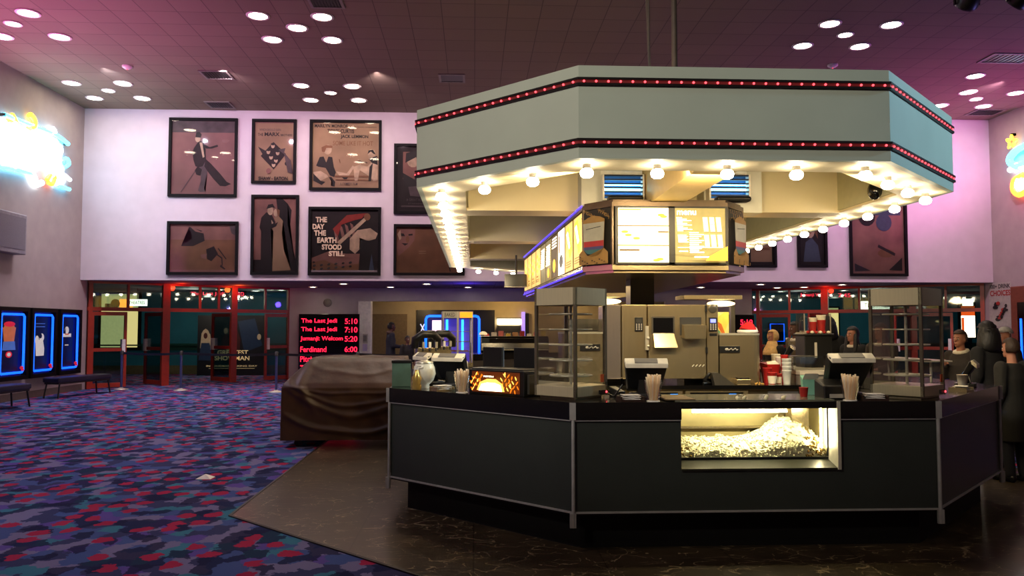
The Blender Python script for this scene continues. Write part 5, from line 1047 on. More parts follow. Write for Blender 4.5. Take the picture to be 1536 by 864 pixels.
keypad(952, 964, 476, 497, yf - .01, M_dark); keypad(1063, 1075, 476, 497, yf - .01, mat('violet_display', (110, 120, 255), .4, emit=(110, 120, 255), es=2.4))
MB().box(lx(979), lx(1009), yf - .026, yf - .02, lz(499), lz(477)).build('viewing_window', M_blackg, t); MB().ring([(lx(977), lz(501)), (lx(1011), lz(501)), (lx(1011), lz(475)), (lx(977), lz(475))], [(lx(979), lz(499)), (lx(1009), lz(499)), (lx(1009), lz(477)), (lx(979), lz(477))], .02 - yf, .03 - yf).build('window_trim', M_steel2, t).rotation_euler = (pi / 2, 0, 0)
MB().hexa([(lx(979), yf - .1, lz(521)), (lx(1013), yf - .1, lz(521)), (lx(1013), yf - .02, lz(521)), (lx(979), yf - .02, lz(521)), (lx(979), yf - .03, lz(500)), (lx(1010), yf - .03, lz(500)), (lx(1010), yf - .02, lz(500)), (lx(979), yf - .02, lz(500))]).build('chute', M_steel, t)
MB().box(lx(1019), lx(1051), yf - .026, yf - .02, lz(503), lz(476)).build('drawer_recess', M_dark, t); MB().hexa([(lx(1023), yf - .12, lz(508)), (lx(1054), yf - .12, lz(508)), (lx(1050), yf - .02, lz(506)), (lx(1021), yf - .02, lz(506)), (lx(1021), yf - .13, lz(488)), (lx(1055), yf - .13, lz(488)), (lx(1051), yf - .02, lz(486)), (lx(1021), yf - .02, lz(486))]).build('scoop_drawer', M_steel, t)
MB().box(lx(967), lx(972), yf - .04, yf - .01, lz(525), lz(489)).ball((lx(971), yf - .04, lz(507)), .018, 8, 6).ball((lx(971), yf - .04, lz(519)), .015, 8, 6).build('latch', M_alu, t)
MB().box(lx(1057), lx(1060), yf - .03, yf - .02, lz(530), lz(521)).box(lx(1057), lx(1060), yf - .03, yf - .02, lz(468), lz(458)).build('hinge', M_black, t)
MB().ball((lx(1069), yf - .012, lz(463)), (.05, .008, .05), 14, 8).build('vent_dial', M_steel2, t); MB().box(lx(1064), lx(1075), yf - .013, yf - .01, lz(504), lz(500)).build('badge', M_black, t)
m = MB(); [m.tube([(lx(1037 + k * 5), yf - .022, lz(550)), (lx(1040 + k * 5), yf - .022, lz(547))], .006, 5) for k in range(4)]; m.build('embossed_mark', M_alu, t)
for x in (lx(940), lx(1070)): MB().lathe([(.02, 0), (.025, .06)], (x, 0, 0), 8).build('foot', M_black, t)
def panel_machine(p0, p1, ytop, Y, label, plate, rnd):
    x0, x1 = mx(p0, Y), mx(p1, Y); zt = zz(ytop, Y)
    t = thing('popcorn_bin', label, 'popcorn machine', ((x0 + x1) / 2, Y + .2, 1.0)); w = (x1 - x0) / 2; h = zt - 1.0
    pts = [(-w, .2), (-w, -.2), (w - .08, -.2)] + [(w - .08 + .08 * sin(a), -.12 - .08 * cos(a)) for a in (.4, .8, 1.2, 1.57)] + [(w, .2)] if rnd > 0 else [(-w, .2)] + [(-w + .08 - .08 * sin(a), -.12 - .08 * cos(a)) for a in (1.57, 1.2, .8, .4)] + [(-w + .08, -.2), (w, -.2), (w, .2)]
    MB().prism(pts, 0, h - .02).build('body', M_steel, t); MB().prism([(p[0] * 1.01, p[1] * 1.02) for p in pts], h - .02, h).build('top_edge', M_alu, t)
    a0, a1, b0, b1 = plate; u0, u1 = mx(a0, Y) - t.location.x, mx(a1, Y) - t.location.x; v0, v1 = zz(b1, Y) - 1, zz(b0, Y) - 1
    MB().box(u0, u1, -.212, -.2, v0, v1).build('name_plate', M_black, t, bevel=.003); m = MB(); P = [(u0 + (u1 - u0) * (.3 + .6 * k / 9), -.214, (v0 + v1) / 2 + (v1 - v0) * .18 * sin(k * 2.1)) for k in range(10)]; m.tube(P, .006, 5); m.ball((u0 + (u1 - u0) * .34, -.213, (v0 + v1) / 2), (.02, .004, .014), 8, 6); m.build('plate_script', M_lgrey, t); return t
panel_machine(1079, 1142, 500, 8.62, 'plain steel popcorn bin with rounded edge right of the big popper', (1079, 1109, 519, 529), 1)
panel_machine(843, 904, 498, 8.62, 'steel popcorn bin seen through the left display case', (870, 900, 516, 526), -1)
# scale tray on the worktop in front of the bin
t = thing('steel_scoop_tray', 'slanted black scoop and steel tray before the right popcorn bin', 'tray', (mx(1105, 8.52), 8.53, 1.0)); MB().box(-.02, .13, -.06, .05, 0, .06).build('tray', M_steel, t, bevel=.006); MB().box(.0, .12, -.05, .04, .06, .075).build('black_lid', M_black, t); MB().hexa([(-.26, -.05, 0), (-.04, -.05, 0), (-.04, .05, 0), (-.26, .05, 0), (-.29, -.05, .13), (-.22, -.05, .13), (-.22, .05, .13), (-.29, .05, .13)]).build('scoop', M_steel2, t); MB().tube([(-.3, 0, .12), (-.36, .0, .05), (-.3, 0, .02), (-.38, -.02, .012)], .02, 6).build('handle', M_black, t)
o = MB(); [kernel(o, (k * .02, .01 * sin(k * 3), .01), .012) for k in range(5)]; o = o.build('popcorn_spill', mat('golden_popcorn', (220, 170, 80), .8)); o.location = (mx(1132, 8.5), 8.5, 1.003); tag(o, 'small golden spill of popcorn on the black worktop', 'popcorn', kind='stuff')
def kettle(p0, p1, ytop, Y, label, fl):
    x0, x1 = mx(p0, Y), mx(p1, Y); zt = zz(ytop, Y); t = thing('kettle_hood', label, 'popcorn machine', ((x0 + x1) / 2, Y + .15, 1.0), 0, 'kettle hoods behind the popcorn bins'); w = (x1 - x0) / 2; h = zt - 1
    MB().box(-w, w, -.2, .2, h - .045, h).build('hood_plate', M_steel, t); MB().box(w * fl - .05 if fl > 0 else -w, w if fl > 0 else -w + .05, .06, .12, 0, h - .045).build('post', M_steel2, t); MB().box(-w + .05, w - .1, .12, .15, .4, .72).build('back_panel', M_steel2, t)
    MB().ball((w * .45, 0, h - .09), (.17, .1, .035), 12, 8).build('heat_lamp', mat('heat_lamp', (255, 240, 200), .4, emit=(255, 228, 160), es=5), t); MB().box(-w, w, -.16, .16, 0, .4).build('cabinet', M_steel2, t)
    if fl > 0:
        A = Art(.18, .28); A.mb.quad(A.P(0, 1), A.P(1, 1), A.P(1, 0), A.P(0, 0), 0); A.poly([(0, .35), (.7, 0), (1, 0), (1, .4), (.6, 1), (0, 1)], 1); A.poly([(0, .3), (.5, .5), (.8, 1), (.6, 1), (.3, .65), (0, .45)], 2); A.poly([(0, .6), (.4, .8), (.5, 1), (0, 1)], 3)
        A.mb.v = [(v[0] + w * .45, v[1] + .0, v[2] + h - .47) for v in A.mb.v]; A.mb.build('glass_graphic', [mat('g_cream', (220, 210, 130), .5, emit=(220, 200, 110), es=.35), mat('g_yellow', (230, 200, 80), .5, emit=(230, 196, 70), es=.4), mat('g_orange', (200, 100, 30), .5, emit=(200, 100, 30), es=.3), mat('g_green', (110, 150, 100), .5, emit=(110, 150, 100), es=.25)], t)
kettle(1025, 1112, 443, 9.05, 'steel kettle hood with a bright lamp and yellow-green graphic right of the column', 1); kettle(850, 938, 440, 9.05, 'steel kettle hood with a bright lamp behind the left display case', -1)
# red festive cap on the right bin
t = thing('red_hat', 'red felt hat with white trim on the steel popcorn bin', 'hat', (mx(1119, 8.9), 8.85, zz(500, 8.62)), .3); MB().lathe([(.1, .03), (.085, .07), (.05, .11), (.02, .13), (.001, .135)], seg=16, M=Matrix.Rotation(.25, 4, 'Y')).build('cap', mat('red_felt', (190, 24, 30), .9), t); MB().ball((.09, 0, .04), .035, 10, 8).build('pompom', M_white, t); MB().tube([(.1 * cos(a), .1 * sin(a), .02) for a in [2 * pi * k / 16 for k in range(16)]], .02, 6, closed=True).build('trim', M_white, t)

# cabinets, cups and rack on the right
t = thing('ice_cabinet', 'pale grey cabinet with a clear-sided bin right of the work counter', 'cabinet', (3.95, 9.2, 0)); MB().box(-.36, .3, -.6, .6, .05, 1.1).build('carcass', M_grey, t, bevel=.01); MB().box(-.37, .31, -.62, .62, 1.1, 1.14).build('top', M_lgrey, t); MB().box(-.33, .27, -.55, .55, 0, .05).build('plinth', M_black, t); MB().box(-.33, .27, -.612, -.6, .15, 1.0).build('door', M_grey, t); MB().box(-.3, -.22, -.625, -.612, .85, .95).build('handle', M_black, t)
t = thing('clear_bin', 'low clear plastic bin on the pale grey cabinet', 'bin', (mx(1212, 8.85), 8.85, 1.14)); MB().ring([(-.22, -.1), (.22, -.1), (.22, .1), (-.22, .1)], [(-.21, -.09), (.21, -.09), (.21, .09), (-.21, .09)], 0, .15).build('walls', M_glass, t); MB().box(-.21, .21, -.09, .09, .001, .01).build('floor', M_lgrey, t); MB().box(-.22, .06, -.1, .1, .15, .16).build('lid', M_steel2, t)
rx, ry = mx(1220, 9.45), 9.45
t = thing('drink_machine', 'black machine under the red and white cup rack', 'machine', (rx, ry, 1.14)); MB().box(-.17, .17, -.14, .14, 0, .38).box(-.19, .19, -.16, .16, .38, .405).build('body', M_black, t, bevel=.01); MB().box(-.05, -.02, -.145, -.14, .12, .3).build('label_strip', M_lgrey, t)
t = thing('cup_rack', 'clear cup rack on top of the black drink machine', 'rack', (rx, ry, 1.545)); MB().box(-.17, .17, -.12, .12, 0, .015).build('floor_plate', M_lgrey, t); MB().box(-.17, -.16, -.12, .12, .015, .24).box(.16, .17, -.12, .12, .015, .24).build('side', M_glass, t); MB().box(.155, .165, -.125, -.115, .0, .24).box(-.165, -.155, -.125, -.115, 0, .24).build('edge', M_alu, t)
def cup(p, r, h, m, label, name='paper_cup', band=None, grp='cups on the right side of the island'):
    t = thing(name, label, 'cup', p, 0, grp); MB().lathe([(r * .72, 0), (r, h), (r * 1.06, h + .004), (r * 1.0, h + .01), (r * .93, h), (r * .68, .008), (.001, .008)], seg=14).build('wall', m, t)
    if band: MB().lathe([(r * .74, h * .05), (r * .965, h * .75)], seg=14, caps=False).build('band', band, t).scale = (1.03, 1.03, 1)
    return t
cup((rx - .015, ry - .03, 1.56), .046, .17, M_cup, 'middle red and white cup in the clear rack', band=M_redp); cup((rx + .09, ry - .02, 1.56), .055, .2, M_cup, 'largest red and white cup at the right of the clear rack', band=M_redp)
t = thing('clear_dome', 'clear domed jar at the left of the cup rack', 'jar', (rx - .115, ry + .0, 1.56)); MB().lathe([(.05, 0), (.055, .12), (.05, .17), (.03, .2), (.001, .21)], seg=14).build('dome', M_glass, t); MB().lathe([(.052, 0), (.052, .02)], seg=14).build('base', M_lgrey, t)
for k in range(6): kx = rx - .13 + k * .05; o = MB().ball((0, 0, 0), (.022, .022, .018), 8, 6).build('sauce_pot', [M_redp, M_cup][k % 2]); o.location = (kx, ry - .15, 1.545 + .0); o.location.z = 1.563; tag(o, ('%s small pot along the front of the cup rack' % ['first', 'second', 'third', 'fourth', 'fifth', 'sixth'][k]), 'pot', 'small pots on the cup rack')
sx, sy = mx(1179, 8.62), 8.62
for k in range(4): cup((sx, sy, 1.0 + .042 * k), .05, .14, mat('grey_white_cup', (196, 200, 196), .55), ['bottom', 'second', 'third', 'topmost'][k] + ' pale grey cup of the nested stack on the worktop')
cup((mx(1178, 8.8), 8.84, 1.0), .042, .3, M_redp, 'tall red cup behind the pale grey cup stack'); cup((mx(1170, 9.0), 9.0, 1.0), .055, .27, M_cup, 'tall white cup left of the tall red cup'); cup((mx(1163, 9.15), 9.15, 1.0), .05, .3, M_cup, 'wide white carton cup at the back of the cups')
for k, (px, Y, hh, mm, lb) in enumerate([(1150, 8.75, .16, M_redp, 'dark red cup touching the steel bin'), (1157, 8.58, .12, M_redp, 'red striped carton at the front of the cups'), (1165, 8.66, .1, M_redp, 'second red striped carton right of the first')]): cup((mx(px, Y), Y, 1.0), .05, hh, mm, lb, 'striped_carton', band=M_cup if k else None)
t = thing('red_food_tray', 'crumpled red and white food cartons by the steel bin', 'carton', (mx(1154, 8.95), 8.95, 1.0), .3); MB().hexa([(-.06, -.05, 0), (.06, -.05, 0), (.06, .05, 0), (-.06, .05, 0), (-.09, -.07, .2), (.09, -.07, .2), (.09, .07, .22), (-.09, .07, .22)]).build('carton', M_redp, t); MB().quad((-.08, -.065, .19), (.085, -.065, .2), (.06, -.02, .24), (-.06, -.02, .23)).build('paper_liner', M_cup, t)

# covered cart
ct = thing('covered_cart', 'serving cart hidden under a brown draped cover left of the counter', 'covered cart', (-1.75, 11.3, 0))
lev = [(.1, 10.86, 0), (.25, 10.87, 0), (.45, 10.88, 0), (.65, 10.89, 0), (.8, 10.9, 0), (.86, 10.95, .02), (1.0, 11.12, .14), (1.14, 11.3, .26), (1.19, 11.38, .31), (1.2, 11.45, .34)]
NU = 96; secs = []
for z, yf_, ins in lev: pass
zs = [.1 + 1.1 * k / 80 for k in range(81)]
def at_lev(z):
    for (z0, a0, b0), (z1, a1, b1) in zip(lev, lev[1:]):
        if z <= z1 + 1e-6: u = (z - z0) / (z1 - z0); return a0 + (a1 - a0) * u, b0 + (b1 - b0) * u
    return lev[-1][1], lev[-1][2]
SWAG = [(.72, .16, .02, .022), (.56, .5, .022, .03), (.43, .62, .026, .05), (.2, .35, .03, .04), (.98, .25, .01, .03)]
for z in zs:
    yf_, ins = at_lev(z); x0, x1 = -2.6 + ins, -.92 - ins * .2; y1 = 11.95; y0 = yf_; S = []
    per = [(x0, y0), (x1, y0), (x1, y1), (x0, y1)]
    for e, ns in enumerate([96, 16, 30, 24]):
        a, b = Vector(per[e]), Vector(per[(e + 1) % 4]); d = (b - a).normalized(); n = Vector((d.y, -d.x))
        for k in range(ns):
            u = k / ns; q = a.lerp(b, u); f = 0
            for zc_, cc, am, wd in SWAG:
                zk = zc_ + cc * (u - .58) ** 2 * 2.2 + .012 * sin(u * 13 + zc_ * 9); f += am * math.exp(-((z - zk) / wd) ** 2)
            f += .006 * sin(u * 17 + z * 9) * sin(z * 7 + u * 11)
            if e == 0: f += .035 * math.exp(-((u - (.02 + (1.2 - z) * .34)) / .035) ** 2) * (z > .4) * min(1, (z - .4) * 3) - .02 * sin(pi * u) * max(0, .85 - z)
            f *= min(1, min(u, 1 - u) * 10 + .1)
            if z > 1.12: f *= max(0, (1.2 - z) / .08)
            q = q + n * f; S.append((q.x, q.y, z))
    secs.append(S)
m = MB(); m.loft(secs, caps=False); cx_ = sum(p[0] for p in secs[-1]) / len(secs[-1]); cy_ = sum(p[1] for p in secs[-1]) / len(secs[-1])
last = secs[-1]; V = list(last) + [(cx_ + (p[0] - cx_) * .5, cy_ + (p[1] - cy_) * .5, 1.21 + .012 * sin(p[0] * 13)) for p in last] + [(cx_, cy_, 1.215)]; n = len(last)
m.add(V, [(i, (i + 1) % n, n + (i + 1) % n, n + i) for i in range(n)] + [(n + i, n + (i + 1) % n, 2 * n) for i in range(n)], 0, True)
m.build('cover', mat('brown_tarpaulin', (64, 39, 19), .45, var=.12, scale=7, bump=.25), ct, world=True)
MB().box(-2.5, -1.0, 10.98, 11.9, .12, .16).build('cart_deck', M_black, ct, world=True)
for x in (-2.4, -1.1):
    for y in (11.05, 11.8): MB().lathe([(.05, -.02), (.05, .02)], (x, y, .05), 12, M=Matrix.Rotation(pi / 2, 4, 'X')).box(x - .02, x + .02, y - .03, y + .03, .08, .12).build('caster', M_black, ct, world=True)

# right edge: drinks machine and wall graphic
a = atY(1513, 430, 19.1)
t = thing('vending_machine', 'reddish brown drinks machine with a dark front at the right photo edge', 'vending machine', (13.77, 18.5, 0))
MB().box(-.42, .4, -.62, .62, .04, a.z).build('casing', mat('red_brown_casing', (116, 58, 38), .5), t, bevel=.02); MB().box(-.435, -.42, -.5, .36, .35, a.z - .4).build('front_panel', M_blackg, t); MB().box(-.45, -.435, .2, .26, .5, a.z - .8).build('blue_light_strip', M_blue, t); MB().box(-.38, .37, -.58, .58, 0, .04).build('plinth', M_black, t)
a = atX(1483, 425, XR); b = atX(1517, 428, XR); c = atX(1500, 489, XR); w = a.y - b.y; h = a.z - c.z
t = thing('wall_graphic', 'white wall graphic reading 100+ DRINK CHOICES with red and black blobs', 'wall graphic', (XR, (a.y + b.y) / 2, c.z), -pi / 2); A = Art(w, h); A.mb.quad(A.P(0, 1), A.P(1, 1), A.P(1, 0), A.P(0, 0), 0)
A.text('100+ DRINK', .06, .04, .96, .14, 1, .03); A.text('CHOICES', .06, .18, .96, .31, 2, .03)
for k in range(16): A.ell(.3 + .5 * ((k * 7) % 11) / 11, .48 + .4 * ((k * 5) % 13) / 13, .06 + .03 * (k % 3), .03 + .015 * (k % 2), 1 + k % 3, 10)
A.mb.build('print', [M_lgrey, M_ink, M_redp, M_paperd], t)
a = atY(1441, 447, 26.0); b = atY(1463, 506, 26.0)
t = thing('lit_poster_case', 'glowing white and orange poster case behind the right doors near the corner', 'poster case', (a.x, 26.0, b.z)); w = b.x - a.x; h = a.z - b.z; MB().box(-.05, w + .05, 0, .12, -.05, h + .05).build('frame', M_frame, t); MB().box(0, w, -.01, 0, 0, h * .55).box(w * .1, w * .9, -.01, 0, h * .8, h * .98).build('lit_print', M_menuw, t); MB().box(0, w, -.009, 0, h * .55, h * .8).box(0, w * .2, -.012, -.01, 0, h * .5).build('orange_print', mat('orange_lit_print', (230, 90, 30), .5, emit=(235, 90, 30), es=1.0), t); MB().box(.1, w - .1, .02, .1, -b.z, -.05).build('pedestal', M_black, t)

# ================================================================== PEOPLE
def fuse(mb, vox, smooth=6):
    me = bpy.data.meshes.new('t'); me.from_pydata(mb.v, [], mb.f); o = bpy.data.objects.new('t', me); COL.objects.link(o)
    r = o.modifiers.new('r', 'REMESH'); r.mode = 'VOXEL'; r.voxel_size = vox; r.use_smooth_shade = True
    s = o.modifiers.new('s', 'SMOOTH'); s.iterations = smooth; s.factor = .5
    dg = bpy.context.evaluated_depsgraph_get(); dg.update(); e = o.evaluated_get(dg).to_mesh()
    V = [tuple(v.co) for v in e.vertices]; F = [tuple(p.vertices) for p in e.polygons]; o.evaluated_get(dg).to_mesh_clear(); COL.objects.unlink(o); bpy.data.objects.remove(o); bpy.data.meshes.remove(me)
    q = MB(); q.add(V, F, 0, True); return q
def limb(m, pts, rs, seg=10):
    P = []; Q = []
    for i in range(len(pts) - 1):
        a, b = Vector(pts[i]), Vector(pts[i + 1]); n = max(2, int((b - a).length / .05))
        for k in range(n): P.append(a.lerp(b, k / n)); Q.append(rs[i] + (rs[i + 1] - rs[i]) * k / n)
    P.append(Vector(pts[-1])); Q.append(rs[-1]); m.tube(P, Q, seg)
    for p, r in zip(pts, rs): m.ball(p, r, 10, 7)
def torso(m, secs, n=18):
    m.loft([[(cx + rx * cos(2 * pi * k / n), cy + ry * sin(2 * pi * k / n), z) for k in range(n)] for z, cx, cy, rx, ry in secs])
def hand(m, w, d, side, curl=.5):
    w = Vector(w); d = Vector(d).normalized(); x = Vector((side, 0, 0)); x = (x - d * x.dot(d)).normalized(); nrm = d.cross(x)
    if nrm.y < 0: nrm = -nrm
    pc = w + d * .045; m.ball(pc, (.036, .02, .048), 10, 8, 0, Matrix((x, nrm, d)).transposed().to_4x4())
    for k, (o, L) in enumerate([(-.027, .062), (-.009, .074), (.009, .078), (.026, .068)]):
        a = w + d * .078 + x * o * -1; b = a + d * L * .5 + nrm * .008; c = b + (d * (1 - curl) + nrm * curl) * L * .55; limb(m, [a, b, c], [.0115, .0105, .009], 6)
    a = w + d * .03 - x * .03; b = a + d * .03 - x * .03 + nrm * .012; c = b + d * .03 + nrm * .014; limb(m, [a, b, c], [.014, .012, .010], 6)
def person(label, px, Y, ytop, face, skin, hair, style, top, legs, arms='down', hem=.8, collar=None, group=None, turn=0.0):
    p = atY(px, 500, Y); H = EYE + (atY(768, ytop, Y).z - EYE); s = H / 1.77
    t = thing('person', label, 'person', (p.x, Y, 0), face, group)
    # local frame: looks along +y, left hand at -x
    armp = {}
    for sd in (-1, 1):
        if arms == 'down': armp[sd] = [(sd * .185, 0, 1.415), (sd * .235, -.03, 1.13), (sd * .235, .05, .88)]
        elif arms == 'front': armp[sd] = [(sd * .185, 0, 1.41), (sd * .225, .02, 1.13), (sd * .13, .25, 1.1)]
        else: armp[sd] = [(sd * .185, 0, 1.41), (sd * .22, .06, 1.14), (sd * .08, .22, 1.3)] if sd == 1 else [(sd * .185, 0, 1.415), (sd * .235, -.03, 1.13), (sd * .235, .05, .88)]
    b = MB()
    torso(b, [(.86, 0, 0, .12, .09), (.95, 0, 0, .16, .11), (1.1, 0, 0, .135, .095), (1.28, 0, .005, .165, .115), (1.4, 0, 0, .16, .09), (1.46, 0, -.005, .08, .065)])
    limb(b, [(0, -.005, 1.42), (0, .012, 1.56)], [.062, .054])
    for sd in (-1, 1):
        limb(b, [(sd * .085, 0, .9), (sd * .1, .02, .5), (sd * .105, -.02, .09)], [.092, .058, .042]); limb(b, [(sd * .105, -.03, .05), (sd * .115, .1, .04), (sd * .12, .17, .03)], [.045, .04, .03])
        limb(b, armp[sd], [.062, .045, .03]); a1, a2 = Vector(armp[sd][1]), Vector(armp[sd][2]); hand(b, armp[sd][2], a2 - a1, sd)
    hd = Matrix.Rotation(turn, 4, 'Z'); hp = lambda x, y, z: hd @ Vector((x, y, z - 1.6)) + Vector((0, .02, 1.6))
    b.ball(hp(0, 0, 1.66), (.074, .092, .105), 18, 14, 0, hd); b.ball(hp(0, .028, 1.595), (.054, .062, .062), 14, 10, 0, hd); b.ball(hp(0, .075, 1.555), (.026, .024, .02), 10, 8)
    limb(b, [hp(0, .088, 1.66), hp(0, .108, 1.625)], [.011, .016], 8)
    for sd in (-1, 1): b.ball(hp(sd * .075, -.005, 1.635), (.012, .022, .032), 8, 8, 0, hd)
    b.ball(hp(0, .09, 1.583), (.026, .014, .012), 10, 6, 0, hd)
    S = lambda mb: setattr(mb, 'v', [(v[0] * s, v[1] * s, v[2] * s) for v in mb.v]) or mb
    S(fuse(b, .0105)).build('body', skin, t)
    e = MB(); br = MB()
    for sd in (-1, 1): e.ball(hp(sd * .031, .081, 1.65), (.013, .009, .009), 10, 8, 0).ball(hp(sd * .031, .0885, 1.65), (.006, .004, .006), 8, 6, 1); br.tube([hp(sd * .048, .078, 1.672), hp(sd * .03, .092, 1.677), hp(sd * .014, .093, 1.672)], .0045, 5)
    S(e).build('eyes', [mat('eye_white', (200, 190, 180), .3), M_ink], t); S(br).build('eyebrows', hair, t)
    mo_ = MB().tube([hp(-.022, .094, 1.585), hp(0, .104, 1.583), hp(.022, .094, 1.585)], [.003, .006, .003], 6); S(mo_).build('mouth', mat('lip_red', (120, 56, 50), .5), t)
    # clothes
    c = MB(); g = .022
    secs = [(hem, 0, 0, .185 if hem < .8 else .17, .14)] + ([(.95, 0, 0, .18, .135)] if hem < .93 else []) + [(1.1, 0, 0, .17, .125), (1.28, 0, .005, .19, .14), (1.4, 0, 0, .175, .11), (1.47, 0, -.005, .095, .08)]
    torso(c, secs)
    for sd in (-1, 1): q = Vector(armp[sd][2]).lerp(Vector(armp[sd][1]), .12); limb(c, [armp[sd][0], armp[sd][1], tuple(q)], [.085, .066, .05])
    S(fuse(c, .014, 4)).build('jacket', top, t)
    l = MB(); torso(l, [(.8, 0, 0, .17, .115), (.95, 0, 0, .172, .122), (1.02, 0, 0, .155, .112)])
    for sd in (-1, 1): limb(l, [(sd * .085, 0, .88), (sd * .1, .02, .5), (sd * .105, -.02, .1)], [.1, .072, .06])
    S(fuse(l, .014, 4)).build('trousers', legs, t)
    sh = MB()
    for sd in (-1, 1): limb(sh, [(sd * .105, -.045, .052), (sd * .115, .1, .046), (sd * .12, .19, .036)], [.05, .046, .036])
    sh.v = [(v[0], v[1], max(v[2], 0.0)) for v in sh.v]; S(sh).build('shoes', M_black, t)
    if collar: k = MB(); k.tube([(.085 * cos(a), .07 * sin(a) - .0, 1.475 + .02 * sin(a) * -1) for a in [2 * pi * i / 18 for i in range(18)]], .03 if style != 'hood' else .05, 8, closed=True); S(k).build('collar', collar, t)
    # hair
    def cap(rx, ry, rz, zc, test, jit=0.0):
        m = MB(); n, rg = 24, 18; V = []; F = []
        for i in range(rg + 1):
            th = pi * i / rg
            for k in range(n):
                j = 1 + jit * sin(k * 5 + i * 3); V.append(hp(rx * j * sin(th) * cos(2 * pi * k / n), ry * j * sin(th) * sin(2 * pi * k / n) - .006, zc + rz * j * cos(th)))
        for i in range(rg):
            for k in range(n):
                th = pi * (i + .5) / rg; y = sin(th) * sin(2 * pi * (k + .5) / n); z = cos(th)
                if test(y, z): F.append((i * n + k, (i + 1) * n + k, (i + 1) * n + (k + 1) % n, i * n + (k + 1) % n))
        m.add(V, F, 0, True); return m
    h = None
    if style in ('short', 'hood'): h = cap(.086, .104, .116, 1.665, lambda y, z: z > .52 or (y < .1 and z > -.45), .02)
    elif style == 'bushy': h = cap(.112, .125, .165, 1.64, lambda y, z: z > .5 or (y < .2 and z > -.95), .05); h.loft([[hp(rx * cos(2 * pi * k / 20) * (1 + .05 * sin(k * 3 + z * 40)), min(.05, ry * sin(2 * pi * k / 20) - .03), z) for k in range(20)] for z, rx, ry in [(1.72, .1, .1), (1.64, .125, .125), (1.55, .145, .13), (1.47, .15, .125), (1.42, .12, .1)]])
    elif style == 'long':
        h = cap(.092, .108, .12, 1.665, lambda y, z: z > .5 or (y < .25 and z > -.7), .02); n = 14
        sec = []
        for z, rx, ry, yy in [(1.62, .095, .08, -.03), (1.52, .11, .075, -.05), (1.42, .13, .065, -.075), (1.3, .12, .05, -.1), (1.22, .08, .03, -.11)]: sec.append([hp(rx * cos(a), -abs(ry * sin(a)) * 1.2 + yy + .035, z) for a in [pi + pi * k / (n - 1) for k in range(n)]])
        h.loft(sec, caps=False, closed=False)
        for sd in (-1, 1): limb(h, [hp(sd * .085, .02, 1.64), hp(sd * .095, .03, 1.5), hp(sd * .1, .06, 1.34)], [.022, .03, .018], 8)
    elif style == 'hijab':
        h = cap(.098, .118, .128, 1.66, lambda y, z: z > .62 or y < .45 or z < -.75, 0)
        n = 20; sec = []
        for z, rx, ry, yy in [(1.57, .085, .085, .01), (1.5, .11, .1, .02), (1.43, .17, .13, .015), (1.36, .2, .15, .02), (1.3, .19, .155, .03)]: sec.append([hp(rx * cos(2 * pi * k / n) * (1 + .03 * sin(k * 3)), ry * sin(2 * pi * k / n) + yy, z) for k in range(n)])
        h.loft(sec, caps=False)
    elif style == 'cap':
        h = cap(.09, .108, .118, 1.67, lambda y, z: z > .4 or (y < .1 and z > .1), 0); h.box(-.06, .06, .07, .17, 1.71, 1.722)
    nm = {'hijab': 'headscarf', 'cap': 'cap'}.get(style, 'hair')
    o = S(h).build(nm, hair, t); so = o.modifiers.new('s', 'SOLIDIFY'); so.thickness = .008 * s; so.offset = 1
    return t
Cj = lambda n, c: mat(n, c, .85, var=.08, scale=30, bump=.1)
navy, blk, olive, dgrey, brn = Cj('navy_cloth', (22, 24, 34)), Cj('black_cloth', (14, 13, 14)), Cj('olive_cloth', (82, 72, 52)), Cj('dark_grey_cloth', (26, 24, 24)), Cj('brown_cloth', (38, 30, 25))
jean = Cj('dark_jeans', (26, 28, 38)); tan_ = Cj('tan_headscarf', (222, 182, 116)); creamc = Cj('cream_collar', (214, 204, 184)); whitec = Cj('white_hair', (170, 168, 164)); fur = Cj('brown_fur', (76, 58, 44))
LEFT, RIGHT, TOCAM, AWAY = pi / 2, -pi / 2, pi, 0
person('man in a dark hooded jacket standing behind the covered cart, facing right', 586, 22.0, 484, RIGHT + .3, M_skin2, M_hair, 'hood', navy, jean, 'front', .82, fur)
person('child in a dark coat right of the man in the hooded jacket', 611, 21.4, 504, RIGHT - .9, M_skin2, M_hair, 'short', dgrey, jean, 'down', .78, None)
person('child in dark clothes half hidden by the purple glass cabinet', 692, 18.7, 512, TOCAM + .4, M_skin2, M_hair, 'short', blk, jean, 'front', .8)
person('woman in a tan headscarf and black coat, facing left', 1160, 13.5, 496, LEFT + .35, M_skin1, tan_, 'hijab', blk, blk, 'down', .6)
person('man in an olive grey jacket with open collar, facing left', 1194, 13.0, 483, LEFT + .15, M_skin2, M_hair, 'short', olive, jean, 'down', .78, creamc)
person('person in black clothes seen behind the cup rack', 1243, 12.6, 478, AWAY - .4, M_skin2, M_hair, 'bushy', blk, blk, 'down', .7)
person('woman with long black hair and white collar left of the right display case', 1280, 11.7, 491, LEFT + .35, M_skin1, M_hair, 'long', blk, blk, 'down', .6, creamc)
person('brown-haired person seen through the right display case', 1322, 11.0, 486, LEFT + .4, M_skin1, M_hairb, 'long', brn, jean, 'front', .75, creamc)
person('short brown-haired youth holding something right of the right display case', 1441, 9.7, 496, LEFT + .3, M_skin1, M_hairb, 'short', brn, jean, 'phone', .78, creamc, None, .1)
person('person with bushy dark hair and black coat, seen from behind', 1482, 8.95, 486, AWAY + .3, M_skin2, M_hair, 'bushy', blk, blk, 'down', .55)
person('person in a pale cap standing at the far right behind the others', 1509, 10.2, 492, LEFT, M_skin1, whitec, 'cap', dgrey, jean, 'down', .7)
